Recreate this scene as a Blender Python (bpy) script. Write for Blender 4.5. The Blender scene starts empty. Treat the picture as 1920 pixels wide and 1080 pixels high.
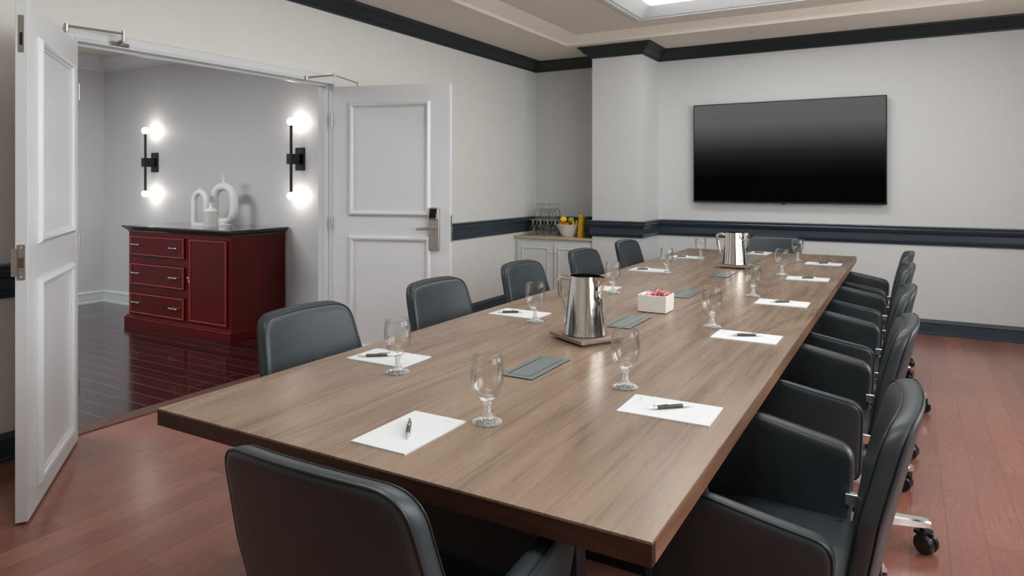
import bpy, bmesh, math, random
from mathutils import Vector, Matrix
random.seed(7)
PI = math.pi
C = bpy.context.scene.collection
scn = bpy.context.scene

# ---------------------------------------------------------------- camera, world, exposure
F_PX, HZ = 1290.0, 341.0
cam_d = bpy.data.cameras.new('camera')
cam_d.sensor_width = 36.0
cam_d.lens = 36.0 * F_PX / 1920.0
cam_d.shift_y = -(540.0 - HZ) / 1920.0
cam_d.clip_start = 0.05
cam = bpy.data.objects.new('camera', cam_d)
C.objects.link(cam)
cam.location = (0, 0, 1.38)
cam.rotation_euler = (PI / 2, 0, math.atan2(746, F_PX))
scn.camera = cam
scn.cycles.transparent_max_bounces = 40
scn.view_settings.view_transform = 'Standard'
scn.view_settings.look = 'None'
scn.view_settings.exposure = 0.23
scn.view_settings.gamma = 1.0
scn.view_settings.use_curve_mapping = False
world = bpy.data.worlds.new('world')
world.use_nodes = True
world.node_tree.nodes['Background'].inputs[0].default_value = (0.8, 0.85, 0.9, 1)
world.node_tree.nodes['Background'].inputs[1].default_value = 0.15
scn.world = world
LENS_E = 6.8      # glow of the ceiling panels over the table
HALL_E = 19.0      # glow of the ceiling panel in the hall
BULB_E = 30.0     # glow of the sconce bulbs
FILL_E = 6.3       # glow of the fill panes added to the unseen right wall


# ---------------------------------------------------------------- materials
def srgb(r, g, b):
    def f(c):
        c /= 255.0
        return c / 12.92 if c <= 0.04045 else ((c + 0.055) / 1.055) ** 2.4
    return (f(r), f(g), f(b), 1)


class NT:
    def __init__(self, name):
        self.m = bpy.data.materials.new(name)
        self.m.use_nodes = True
        self.t = self.m.node_tree
        self.b = self.t.nodes['Principled BSDF']
        self.out = self.t.nodes['Material Output']

    def n(self, kind, **kw):
        nd = self.t.nodes.new(kind)
        for k, v in kw.items():
            setattr(nd, k, v)
        return nd

    def link(self, a, b):
        self.t.links.new(a, b)

    def set(self, nd, idx, v):
        if isinstance(v, bpy.types.NodeSocket):
            self.link(v, nd.inputs[idx])
        else:
            nd.inputs[idx].default_value = v

    def math(self, op, a, b=0.0, c=None):
        nd = self.n('ShaderNodeMath', operation=op)
        self.set(nd, 0, a)
        self.set(nd, 1, b)
        if c is not None:
            self.set(nd, 2, c)
        return nd.outputs[0]

    def ramp(self, fac, stops):
        nd = self.n('ShaderNodeValToRGB')
        el = nd.color_ramp.elements
        while len(el) > 1:
            el.remove(el[-1])
        el[0].position, el[0].color = stops[0]
        for p, c in stops[1:]:
            e = el.new(p)
            e.color = c
        self.set(nd, 0, fac)
        return nd.outputs[0]

    def mix(self, fac, a, b, blend='MIX'):
        nd = self.n('ShaderNodeMix', data_type='RGBA', blend_type=blend)
        self.set(nd, 0, fac)
        self.set(nd, 6, a)
        self.set(nd, 7, b)
        return nd.outputs[2]

    def noise(self, vec, scale, detail=3.0, rough=0.5, dist=0.0):
        nd = self.n('ShaderNodeTexNoise')
        self.link(vec, nd.inputs['Vector'])
        nd.inputs['Scale'].default_value = scale
        nd.inputs['Detail'].default_value = detail
        nd.inputs['Roughness'].default_value = rough
        nd.inputs['Distortion'].default_value = dist
        return nd.outputs[0]

    def coords(self, scale=(1, 1, 1), offset=None):
        tc = self.n('ShaderNodeTexCoord')
        mp = self.n('ShaderNodeMapping')
        self.link(tc.outputs['Object'], mp.inputs[0])
        mp.inputs['Scale'].default_value = scale
        if offset is not None:
            mp.inputs['Location'].default_value = offset
        return mp.outputs[0]

    def bump(self, h, strength, dist=0.002):
        nd = self.n('ShaderNodeBump')
        nd.inputs['Strength'].default_value = strength
        nd.inputs['Distance'].default_value = dist
        self.link(h, nd.inputs['Height'])
        self.link(nd.outputs[0], self.b.inputs['Normal'])

    def p(self, **kw):
        for k, v in kw.items():
            nm = {'col': 'Base Color', 'rough': 'Roughness', 'metal': 'Metallic', 'coat': 'Coat Weight',
                  'coatr': 'Coat Roughness', 'spec': 'Specular IOR Level', 'trans': 'Transmission Weight',
                  'ior': 'IOR', 'emc': 'Emission Color', 'ems': 'Emission Strength',
                  'sheen': 'Sheen Weight', 'sub': 'Subsurface Weight'}[k]
            self.set(self.b, nm, v)
        return self


def paint(name, col, rough=0.55, var=0.02, bump=0.05, scale=60.0, stretch=(1, 1, 1)):
    t = NT(name)
    v = t.coords(stretch)
    n = t.noise(v, scale, 4.0)
    dark = tuple(c * (1 - var * 2) for c in col[:3]) + (1,)
    lite = tuple(min(1, c * (1 + var)) for c in col[:3]) + (1,)
    t.p(col=t.ramp(n, [(0.3, dark), (0.7, lite)]), rough=rough)
    t.bump(n, bump, 0.002)
    return t.m


def plain(name, col, rough=0.4, metal=0.0, **kw):
    t = NT(name)
    v = t.coords()
    n = t.noise(v, 35.0, 2.0)
    t.p(col=col, metal=metal, rough=t.math('MULTIPLY_ADD', n, 0.12, max(0.0, rough - 0.06)), **kw)
    return t.m


def planks(name, cols, width, length, along='Y', rough=0.3, grain=0.5, seam=(0.03, 0.012, 0.008, 1), coat=0.2, bumpy=0.25, seamw=0.014):
    """long narrow floor boards, each with a tone and a grain of its own"""
    t = NT(name)
    tc = t.n('ShaderNodeTexCoord')
    sp = t.n('ShaderNodeSeparateXYZ')
    t.link(tc.outputs['Object'], sp.inputs[0])
    a, l = (sp.outputs[0], sp.outputs[1]) if along == 'Y' else (sp.outputs[1], sp.outputs[0])
    u = t.math('DIVIDE', a, width)
    row = t.math('FLOOR', u)
    fu = t.math('FRACT', u)
    wn = t.n('ShaderNodeTexWhiteNoise', noise_dimensions='1D')
    t.link(row, wn.inputs['W'])
    lo = t.math('ADD', t.math('DIVIDE', l, length), t.math('MULTIPLY', wn.outputs[0], 7.3))
    col_i = t.math('FLOOR', lo)
    fl = t.math('FRACT', lo)
    cmb = t.n('ShaderNodeCombineXYZ')
    t.link(row, cmb.inputs[0])
    t.link(col_i, cmb.inputs[1])
    w2 = t.n('ShaderNodeTexWhiteNoise', noise_dimensions='2D')
    t.link(cmb.outputs[0], w2.inputs['Vector'])
    # grain coordinates, shifted per board
    g = t.n('ShaderNodeCombineXYZ')
    t.link(t.math('ADD', t.math('MULTIPLY', a, 9.0), t.math('MULTIPLY', w2.outputs[0], 31.0)), g.inputs[0])
    t.link(t.math('ADD', t.math('MULTIPLY', l, 1.3), t.math('MULTIPLY', w2.outputs[0], 17.0)), g.inputs[1])
    n1 = t.noise(g.outputs[0], 1.6, 2.0, 0.4, 0.6)
    rings = t.math('FRACT', t.math('MULTIPLY', n1, 11.0))
    rings = t.math('ABSOLUTE', t.math('SUBTRACT', t.math('MULTIPLY', rings, 2.0), 1.0))
    g2 = t.n('ShaderNodeCombineXYZ')
    t.link(t.math('MULTIPLY', a, 160.0), g2.inputs[0])
    t.link(t.math('MULTIPLY', l, 6.0), g2.inputs[1])
    fine = t.noise(g2.outputs[0], 1.0, 3.0)
    base = t.ramp(w2.outputs[0], [(i / (len(cols) - 1), c) for i, c in enumerate(cols)])
    gr = t.math('ADD', t.math('MULTIPLY', rings, 0.55), t.math('MULTIPLY', fine, 0.45))
    dark = t.mix(1.0, base, (0.52, 0.42, 0.40, 1), 'MULTIPLY')
    c = t.mix(t.math('MULTIPLY', t.math('SUBTRACT', 1.0, gr), grain), base, dark)
    su = t.math('MINIMUM', fu, t.math('SUBTRACT', 1.0, fu))
    sl = t.math('MULTIPLY', t.math('MINIMUM', fl, t.math('SUBTRACT', 1.0, fl)), length / width)
    d = t.math('MINIMUM', su, sl)
    edge = t.math('LESS_THAN', d, seamw)
    c = t.mix(edge, c, seam)
    h = t.math('MINIMUM', t.math('MULTIPLY', d, 25.0), 1.0)
    hh = t.math('ADD', h, t.math('MULTIPLY', gr, 0.10))
    t.p(col=c, rough=t.math('MULTIPLY_ADD', fine, 0.12, rough), coat=coat, coatr=rough * 0.8)
    t.bump(hh, bumpy, 0.0015)
    return t.m


def wood(name, c1, c2, c3, along='Y', rough=0.35, coat=0.0, sc=1.0, k=14.0, coatr=0.2, contrast=1.0, stri=70.0, warp=0.8, spec=0.5):
    t = NT(name)
    s = {'X': (0.7, 5.0, 5.0), 'Y': (5.0, 0.55, 5.0), 'Z': (5.0, 5.0, 0.7)}[along]
    v = t.coords(tuple(q * sc for q in s))
    n1 = t.noise(v, 0.9, 2.5, 0.45, warp)
    r = t.math('FRACT', t.math('MULTIPLY', n1, k))
    r = t.math('ABSOLUTE', t.math('SUBTRACT', t.math('MULTIPLY', r, 2.0), 1.0))
    s2 = {'X': (2.0, stri, stri), 'Y': (stri, 2.0, stri), 'Z': (stri, stri, 2.0)}[along]
    v2 = t.coords(s2)
    fine = t.noise(v2, 1.0, 4.0, 0.6)
    vb = t.coords((1.4, 0.5, 1.4) if along == 'Y' else (0.5, 1.4, 1.4))
    big = t.noise(vb, 1.6, 2.0)
    f = t.math('ADD', t.math('MULTIPLY', r, 0.22 * contrast), t.math('MULTIPLY', fine, 0.40))
    f = t.math('ADD', f, t.math('MULTIPLY', big, 0.38))
    t.p(col=t.ramp(f, [(0.22, c1), (0.5, c2), (0.8, c3)]), spec=spec, rough=t.math('MULTIPLY_ADD', fine, 0.10, rough), coat=coat, coatr=coatr)
    t.bump(fine, 0.12, 0.001)
    return t.m


M = {}
M['wall'] = paint('wall_paint', srgb(222, 221, 215), 0.6, 0.010, 0.04, 5.0, (3, 3, 1))
M['wallpaper'] = paint('wall_covering', srgb(208, 209, 208), 0.55, 0.012, 0.05, 8.0, (8, 8, 1))
M['ceiling'] = paint('ceiling_paint', srgb(228, 218, 206), 0.75, 0.01, 0.05, 50.0)
M['hallwall'] = paint('hall_wall_paint', srgb(206, 206, 208), 0.55, 0.008, 0.04, 60.0)
M['white'] = paint('white_gloss_paint', srgb(214, 217, 218), 0.32, 0.006, 0.02, 20.0)
M['navy'] = paint('dark_blue_gloss_paint', srgb(50, 62, 72), 0.30, 0.03, 0.03, 15.0)
M['crown'] = paint('dark_green_blue_paint', srgb(24, 34, 37), 0.50, 0.03, 0.03, 15.0)
M['floor'] = planks('red_oak_boards', [srgb(150, 97, 80), srgb(168, 112, 92), srgb(142, 90, 77), srgb(160, 106, 86), srgb(152, 99, 84)],
                    0.127, 1.25, 'Y', 0.24, 0.7, seam=srgb(120, 72, 60), coat=0.45, bumpy=0.22, seamw=0.012)
M['hallfloor'] = planks('dark_cherry_boards', [srgb(44, 18, 18), srgb(58, 25, 24), srgb(36, 14, 16), srgb(50, 21, 21)],
                        0.127, 1.1, 'X', 0.10, 0.6, seam=srgb(98, 74, 68), coat=0.35, bumpy=0.30, seamw=0.026)
M['table'] = wood('walnut_laminate', srgb(96, 74, 57), srgb(138, 116, 97), srgb(156, 136, 117), 'Y', 0.23, 0.0, 0.8, 8.0, 0.3, 0.75, 95.0, 0.55)
M['tableedge'] = wood('walnut_edge_band', srgb(40, 22, 15), srgb(60, 34, 23), srgb(78, 47, 32), 'X', 0.35, 0.0, 1.0, 9.0)
M['tableedge_lit'] = wood('walnut_edge_band_lit', srgb(96, 66, 48), srgb(124, 88, 66), srgb(144, 106, 80), 'Y', 0.35, 0.0, 1.0, 9.0)  # lighter copy of the edge band: light on the long sides put in colour
M['blackbase'] = plain('black_laminate', srgb(24, 24, 25), 0.5)
M['leather'] = None
M['chrome'] = plain('polished_metal', (0.82, 0.82, 0.82, 1), 0.09, 1.0)
M['steel'] = plain('polished_steel', (0.78, 0.74, 0.69, 1), 0.07, 1.0)
M['satin'] = plain('satin_nickel', (0.52, 0.49, 0.45, 1), 0.32, 1.0)
M['darkmetal'] = plain('dark_metal', srgb(40, 40, 42), 0.4, 0.6)
M['black'] = plain('black_plastic', srgb(18, 18, 19), 0.35)
M['blackbase'] = plain('black_laminate', srgb(12, 12, 12), 0.6)
M['blackgloss'] = plain('black_gloss', srgb(14, 14, 15), 0.15)
M['paper'] = paint('white_paper', srgb(208, 211, 212), 0.7, 0.004, 0.02, 80.0)
M['ink'] = plain('grey_ink', srgb(150, 156, 164), 0.6)
M['penbody'] = plain('dark_grey_pen', srgb(72, 70, 64), 0.42, 0.2)
M['cherry'] = wood('cherry_lacquer', srgb(66, 5, 6), srgb(84, 7, 8), srgb(94, 9, 10), 'X', 0.30, 0.04, 0.8, 3.0, 0.15, 0.3, 30.0, spec=0.18)
M['cherryside'] = wood('cherry_side', srgb(52, 10, 8), srgb(84, 20, 15), srgb(100, 30, 22), 'Z', 0.35, 0.03, 0.8, 3.0, 0.2, 0.4, 30.0, spec=0.2)
M['bead'] = plain('worn_cherry_bead', srgb(148, 62, 54), 0.25)
M['topblack'] = plain('black_lacquer_top', srgb(20, 22, 24), 0.12, 0.0, coat=0.6, coatr=0.08)
M['ceramic'] = plain('matte_white_ceramic', srgb(228, 227, 225), 0.5)
M['bowl'] = plain('glazed_white_ceramic', srgb(226, 222, 216), 0.25)
M['counter'] = paint('beige_stone_counter', srgb(192, 176, 148), 0.25, 0.06, 0.02, 30.0)
_h = NT('anodised_grey')
_h.p(col=srgb(116, 125, 123), rough=0.34, metal=0.15)
M['hatch'] = _h.m
M['hatchdark'] = plain('dark_slot', srgb(14, 15, 16), 0.5)
M['threshold'] = wood('brown_threshold_wood', srgb(66, 42, 34), srgb(92, 62, 50), srgb(110, 78, 62), 'Y', 0.35)


def leather(name, c, rough):
    t = NT(name)
    v = t.coords()
    vo = t.n('ShaderNodeTexVoronoi')
    t.link(v, vo.inputs['Vector'])
    vo.inputs['Scale'].default_value = 420.0
    n = t.noise(v, 9.0, 3.0)
    lite = tuple(min(1, x * 1.25) for x in c[:3]) + (1,)
    t.p(col=t.ramp(n, [(0.35, c), (0.7, lite)]), rough=t.math('MULTIPLY_ADD', n, 0.12, rough - 0.06), spec=0.5, coat=0.12, coatr=0.35)
    t.bump(vo.outputs[0], 0.10, 0.0006)
    return t.m


M['leather'] = leather('charcoal_leather', srgb(40, 47, 51), 0.42)
M['piping'] = plain('black_leather_piping', srgb(30, 32, 33), 0.42)


def glow(name, col, strength):
    t = NT(name)
    t.p(col=col, emc=col, ems=strength, rough=0.5)
    return t.m


M['fill_glow'] = glow('fill_pane_glow', (0.93, 0.97, 1.0, 1), FILL_E)  # glowing pane of the added openings, soft side light
M['lens'] = glow('lit_diffuser', (0.97, 0.985, 0.985, 1), LENS_E)
M['hall_lens'] = glow('hall_diffuser', (0.94, 0.97, 1.0, 1), HALL_E)
M['bulb'] = glow('frosted_bulb', (1.0, 0.93, 0.84, 1), BULB_E)


def thin_glass(name):
    t = NT(name)
    tr = t.n('ShaderNodeBsdfTransparent')
    tr.inputs[0].default_value = (0.985, 0.988, 0.985, 1)
    gl = t.n('ShaderNodeBsdfGlossy')
    gl.inputs['Roughness'].default_value = 0.02
    lw = t.n('ShaderNodeFresnel')
    lw.inputs['IOR'].default_value = 1.45
    n = t.noise(t.coords(), 20.0, 1.0)
    fac = t.math('MULTIPLY_ADD', lw.outputs[0], 0.42, t.math('MULTIPLY_ADD', n, 0.02, 0.0))
    mx = t.n('ShaderNodeMixShader')
    t.link(fac, mx.inputs[0])
    t.link(tr.outputs[0], mx.inputs[1])
    t.link(gl.outputs[0], mx.inputs[2])
    t.link(mx.outputs[0], t.out.inputs['Surface'])
    return t.m


M['glass'] = thin_glass('clear_thin_glass')
def cut_glass(name):
    t = NT(name)
    vo = t.n('ShaderNodeTexVoronoi')
    t.link(t.coords((1, 1, 0.6)), vo.inputs['Vector'])
    vo.inputs['Scale'].default_value = 95.0
    bp = t.n('ShaderNodeBump')
    bp.inputs['Strength'].default_value = 0.8
    bp.inputs['Distance'].default_value = 0.004
    t.link(vo.outputs[0], bp.inputs['Height'])
    tr = t.n('ShaderNodeBsdfTransparent')
    tr.inputs[0].default_value = (0.99, 0.992, 0.99, 1)
    gl = t.n('ShaderNodeBsdfGlossy')
    gl.inputs['Roughness'].default_value = 0.04
    t.link(bp.outputs[0], gl.inputs['Normal'])
    fr = t.n('ShaderNodeFresnel')
    fr.inputs['IOR'].default_value = 1.5
    t.link(bp.outputs[0], fr.inputs['Normal'])
    mx = t.n('ShaderNodeMixShader')
    t.link(t.math('MULTIPLY_ADD', fr.outputs[0], 0.6, 0.08), mx.inputs[0])
    t.link(tr.outputs[0], mx.inputs[1])
    t.link(gl.outputs[0], mx.inputs[2])
    tl = t.n('ShaderNodeBsdfTranslucent')
    tl.inputs[0].default_value = (0.95, 0.97, 0.97, 1)
    df = t.n('ShaderNodeBsdfDiffuse')
    df.inputs[0].default_value = (0.95, 0.97, 0.97, 1)
    m3 = t.n('ShaderNodeMixShader')
    m3.inputs[0].default_value = 0.5
    t.link(tl.outputs[0], m3.inputs[1])
    t.link(df.outputs[0], m3.inputs[2])
    m2 = t.n('ShaderNodeMixShader')
    t.link(t.math('MULTIPLY_ADD', vo.outputs[0], 0.5, 0.05), m2.inputs[0])  # white cells painted in for the sparkle of refracted light
    t.link(mx.outputs[0], m2.inputs[1])
    t.link(m3.outputs[0], m2.inputs[2])
    t.link(m2.outputs[0], t.out.inputs['Surface'])
    return t.m


M['solidglass'] = cut_glass('solid_glass_glints')

# grey-to-black fade painted into the television screen as glow, no shown picture
_t = NT('television_painted_fade')
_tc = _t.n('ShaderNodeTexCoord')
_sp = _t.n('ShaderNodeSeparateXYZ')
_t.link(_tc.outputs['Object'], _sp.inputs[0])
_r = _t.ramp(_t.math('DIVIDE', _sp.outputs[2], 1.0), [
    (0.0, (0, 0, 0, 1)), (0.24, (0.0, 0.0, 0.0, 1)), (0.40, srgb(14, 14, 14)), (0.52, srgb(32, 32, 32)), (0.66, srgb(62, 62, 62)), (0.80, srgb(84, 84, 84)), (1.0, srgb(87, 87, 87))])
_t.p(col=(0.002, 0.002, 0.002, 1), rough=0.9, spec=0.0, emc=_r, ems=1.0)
M['tvfade'] = _t.m


# ---------------------------------------------------------------- mesh helpers
def obj(name, bm, mat, parent=None, smooth=35, bevel=0.0):
    me = bpy.data.meshes.new(name)
    bmesh.ops.remove_doubles(bm, verts=bm.verts, dist=1e-6)
    bmesh.ops.recalc_face_normals(bm, faces=bm.faces)
    bm.to_mesh(me)
    bm.free()
    me.materials.append(mat)
    if smooth:
        me.shade_smooth()
        me.set_sharp_from_angle(angle=math.radians(smooth))
    o = bpy.data.objects.new(name, me)
    C.objects.link(o)
    if parent is not None:
        o.parent = parent
    if bevel:
        md = o.modifiers.new('bevel', 'BEVEL')
        md.width = bevel
        md.segments = 2
        md.limit_method = 'ANGLE'
        md.angle_limit = math.radians(40)
        md.harden_normals = True
    return o


def box(bm, x0, x1, y0, y1, z0, z1, mtx=None):
    vs = [bm.verts.new((x, y, z)) for z in (z0, z1) for y in (y0, y1) for x in (x0, x1)]
    for f in ((0, 2, 3, 1), (4, 5, 7, 6), (0, 1, 5, 4), (2, 6, 7, 3), (0, 4, 6, 2), (1, 3, 7, 5)):
        bm.faces.new([vs[i] for i in f])
    if mtx is not None:
        bmesh.ops.transform(bm, matrix=mtx, verts=vs)
    return vs


def lathe(bm, prof, seg=32, mtx=None, sx=1.0, sy=1.0):
    """closed surface of revolution about z; profile (r, z) from bottom to top"""
    rings = []
    allv = []
    for r, z in prof:
        if r < 1e-6:
            v = bm.verts.new((0, 0, z))
            rings.append([v])
            allv.append(v)
        else:
            rg = [bm.verts.new((r * sx * math.cos(2 * PI * i / seg), r * sy * math.sin(2 * PI * i / seg), z)) for i in range(seg)]
            rings.append(rg)
            allv += rg
    for a, b in zip(rings, rings[1:]):
        for i in range(seg):
            j = (i + 1) % seg
            if len(a) == 1 and len(b) == 1:
                continue
            if len(a) == 1:
                bm.faces.new((a[0], b[j], b[i]))
            elif len(b) == 1:
                bm.faces.new((a[i], a[j], b[0]))
            else:
                bm.faces.new((a[i], a[j], b[j], b[i]))
    if mtx is not None:
        bmesh.ops.transform(bm, matrix=mtx, verts=allv)
    return allv


def cyl(bm, p0, p1, r, seg=16, r1=None):
    p0, p1 = Vector(p0), Vector(p1)
    d = p1 - p0
    L = d.length
    q = Vector((0, 0, 1)).rotation_difference(d.normalized()).to_matrix().to_4x4()
    r1 = r if r1 is None else r1
    return lathe(bm, [(0, 0), (r, 0), (r1, L), (0, L)], seg, Matrix.Translation(p0) @ q)


def tube(bm, pts, rad, seg=12, closed=False, flat=None, up=Vector((0, 0, 1))):
    """swept tube through points; rad a number or list; flat = (a, b) half axes along side / binormal"""
    pts = [Vector(p) for p in pts]
    n = len(pts)
    rings = []
    for i, p in enumerate(pts):
        if closed:
            d = pts[(i + 1) % n] - pts[i - 1]
        else:
            d = pts[min(i + 1, n - 1)] - pts[max(i - 1, 0)]
        d.normalize()
        u = up - d * up.dot(d)
        if u.length < 1e-3:
            u = Vector((1, 0, 0)) - d * d.x
        u.normalize()
        w = d.cross(u)
        r = rad[i] if isinstance(rad, (list, tuple)) else rad
        a, b = (r, r) if flat is None else (r * flat[0], r * flat[1])
        rings.append([bm.verts.new(p + u * a * math.cos(2 * PI * k / seg) + w * b * math.sin(2 * PI * k / seg)) for k in range(seg)])
    rng = range(n) if closed else range(n - 1)
    for i in rng:
        A, B = rings[i], rings[(i + 1) % n]
        for k in range(seg):
            j = (k + 1) % seg
            bm.faces.new((A[k], A[j], B[j], B[k]))
    if not closed:
        bm.faces.new(list(reversed(rings[0])))
        bm.faces.new(rings[-1])
    return [v for r in rings for v in r]


def sphere(bm, c, r, seg=20, sx=1, sy=1, sz=1, mtx=None):
    prof = [(r * math.sin(PI * i / 12), -r * math.cos(PI * i / 12)) for i in range(13)]
    prof[0] = (0, -r)
    prof[-1] = (0, r)
    m = Matrix.Translation(Vector(c)) @ (mtx or Matrix.Identity(4)) @ Matrix.Diagonal((sx, sy, sz, 1))
    return lathe(bm, prof, seg, m)


def sweep(bm, path, prof, closed=False):
    """moulding: path of (x, y) with the room on its right-hand side; prof of (out, z)"""
    n = len(path)
    P = [Vector(p) for p in path]
    rings = []
    for i in range(n):
        def nrm(a, b):
            d = (b - a).normalized()
            return Vector((d.y, -d.x))
        ns = []
        if closed or i > 0:
            ns.append(nrm(P[i - 1], P[i]))
        if closed or i < n - 1:
            ns.append(nrm(P[i], P[(i + 1) % n]))
        if len(ns) == 2:
            m = ns[0] + ns[1]
            m = m / (m.length_squared / 2) if m.length > 1e-6 else ns[0]
        else:
            m = ns[0]
        rings.append([bm.verts.new((P[i].x + m.x * o, P[i].y + m.y * o, z)) for o, z in prof])
    k = len(prof)
    for i in (range(n) if closed else range(n - 1)):
        A, B = rings[i], rings[(i + 1) % n]
        for j in range(k):
            jj = (j + 1) % k
            bm.faces.new((A[j], B[j], B[jj], A[jj]))
    if not closed:
        bm.faces.new(list(reversed(rings[0])))
        bm.faces.new(rings[-1])


def frame_ring(bm, x0, x1, z0, z1, y, prof):
    """picture-frame moulding in the xz plane; prof (inset, out); out goes toward -y"""
    rings = []
    for ins, out in prof:
        rings.append([bm.verts.new(c) for c in ((x0 + ins, y - out, z0 + ins), (x1 - ins, y - out, z0 + ins), (x1 - ins, y - out, z1 - ins), (x0 + ins, y - out, z1 - ins))])
    for A, B in zip(rings, rings[1:] + rings[:1]):
        for j in range(4):
            jj = (j + 1) % 4
            bm.faces.new((A[j], A[jj], B[jj], B[j]))


def empty(name, loc, rz=0.0):
    o = bpy.data.objects.new(name, None)
    o.empty_display_size = 0.1
    C.objects.link(o)
    o.location = loc
    o.rotation_euler = (0, 0, rz)
    return o


def tag(o, label, cat, group=None, kind=None):
    o['label'] = label
    o['category'] = cat
    if group:
        o['group'] = group
    elif 'group' in o:
        del o['group']
    if kind:
        o['kind'] = kind
    return o


def struct(o):
    o['kind'] = 'structure'
    return o


def copy_tree(o, parent=None):
    c = o.copy()
    C.objects.link(c)
    c.parent = parent
    for ch in [x for x in bpy.data.objects if x.parent is o]:
        copy_tree(ch, c)
    return c


def quad_ceiling(bm, x0, x1, y0, y1, z, holes):
    """flat panel at height z with rectangular holes (same x range) sorted by y"""
    def q(a, b, c, d):
        if b > a and d > c:
            bm.faces.new([bm.verts.new(p) for p in ((a, c, z), (b, c, z), (b, d, z), (a, d, z))])
    y = y0
    for hx0, hx1, hy0, hy1 in holes:
        q(x0, x1, y, hy0)
        q(x0, hx0, hy0, hy1)
        q(hx1, x1, hy0, hy1)
        y = hy1
    q(x0, x1, y, y1)


# ---------------------------------------------------------------- room shell
XL, XR, YB, YN = -3.88, 1.74, 7.28, -2.3      # inner faces of the meeting room
PX0, PX1, PY = -2.92, -2.37, 6.75             # pillar
WT = 0.15                                     # wall thickness
DY0, DY1, DZ = 2.03, 3.93, 2.135              # double door opening
HX, HY, HYN, HZC = -8.05, 4.52, -1.6, 2.80    # hall

bm = bmesh.new(); box(bm, XL - 0.04, XR + WT, YN - WT, YB + WT, -0.1, 0.0)
struct(obj('floor', bm, M['floor'], smooth=0))
bm = bmesh.new(); box(bm, HX - WT, XL - 0.15, HYN - WT, HY + WT, -0.1, 0.0)
struct(obj('floor_hall', bm, M['hallfloor'], smooth=0))

bm = bmesh.new()
box(bm, XL - WT, XL, YN - WT, DY0 - 0.03, 0, 3.05)
box(bm, XL - WT, XL, DY1 + 0.03, YB + WT, 0, 3.05)
box(bm, XL - WT, XL, DY0 - 0.03, DY1 + 0.03, DZ + 0.03, 3.05)
struct(obj('wall_left', bm, M['wall'], smooth=0))
bm = bmesh.new(); box(bm, XL, XR + WT, YB, YB + WT, 0, 3.05)
struct(obj('wall_back', bm, M['wallpaper'], smooth=0))
bm = bmesh.new(); box(bm, PX0, PX1, PY, YB, 0, 3.0)
struct(obj('wall_pillar', bm, M['wallpaper'], smooth=0))
FILL_WINS = [(0.5, 2.2), (2.8, 4.4), (4.9, 5.7)]  # openings added in the unseen right wall as soft fill light
WZ0, WZ1 = 1.02, 2.55
bm = bmesh.new()
box(bm, XR, XR + WT, YN - WT, YB, 0, WZ0); box(bm, XR, XR + WT, YN - WT, YB, WZ1, 3.05)
yy = YN - WT
for a, b in FILL_WINS:
    box(bm, XR, XR + WT, yy, a, WZ0, WZ1)
    yy = b
box(bm, XR, XR + WT, yy, YB, WZ0, WZ1)
struct(obj('wall_right', bm, M['wall'], smooth=0))
for i, (a, b) in enumerate(FILL_WINS):
    w = struct(empty('fill_window_%d' % (i + 1), (XR + 0.08, (a + b) / 2, WZ0)))
    hw_ = (b - a) / 2
    bm = bmesh.new()
    for y0, y1, z0, z1 in ((-hw_, hw_, 0, 0.05), (-hw_, hw_, WZ1 - WZ0 - 0.05, WZ1 - WZ0), (-hw_, -hw_ + 0.05, 0, WZ1 - WZ0), (hw_ - 0.05, hw_, 0, WZ1 - WZ0), (-0.02, 0.02, 0, WZ1 - WZ0)):
        box(bm, -0.02, 0.02, y0, y1, z0, z1)
    obj('frame', bm, M['white'], w, smooth=0)
    bm = bmesh.new(); box(bm, 0.024, 0.030, -hw_, hw_, 0, WZ1 - WZ0)
    obj('fill_pane', bm, M['fill_glow'], w, smooth=0)
bm = bmesh.new(); box(bm, XL, XR, YN - WT, YN, 0, 3.05)
struct(obj('wall_front', bm, M['wall'], smooth=0))

# ceiling: a flat border, a sloping step and a raised middle with three light recesses
CZ, CZ2 = 2.80, 2.895
TX0, TX1, TY0, TY1 = -3.11, 0.96, -1.4, 6.52
LX0, LX1 = -2.19, 0.05
LIGHTS_Y = [(0.40, 1.35), (2.80, 3.75), (5.20, 6.15)]
bm = bmesh.new()
def ringq(a, b, za, zb):
    (ax0, ax1, ay0, ay1), (bx0, bx1, by0, by1) = a, b
    A = [(ax0, ay0), (ax1, ay0), (ax1, ay1), (ax0, ay1)]
    B = [(bx0, by0), (bx1, by0), (bx1, by1), (bx0, by1)]
    for i in range(4):
        j = (i + 1) % 4
        bm.faces.new([bm.verts.new(p) for p in ((*A[i], za), (*A[j], za), (*B[j], zb), (*B[i], zb))])
outer = (XL, XR, YN, YB)
t0 = (TX0, TX1, TY0, TY1)
t1 = (TX0 + 0.015, TX1 - 0.015, TY0 + 0.015, TY1 - 0.01)
t2 = (TX0 + 0.14, TX1 - 0.14, TY0 + 0.14, TY1 - 0.05)
ringq(outer, t0, CZ, CZ)
ringq(t0, t1, CZ, CZ + 0.025)
ringq(t1, t2, CZ + 0.025, CZ2)
quad_ceiling(bm, t2[0], t2[1], t2[2], t2[3], CZ2, [(LX0, LX1, a, b) for a, b in LIGHTS_Y])
box(bm, XL, XR, YN, YB, 3.04, 3.06)
struct(obj('ceiling', bm, M['ceiling'], smooth=0))

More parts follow.
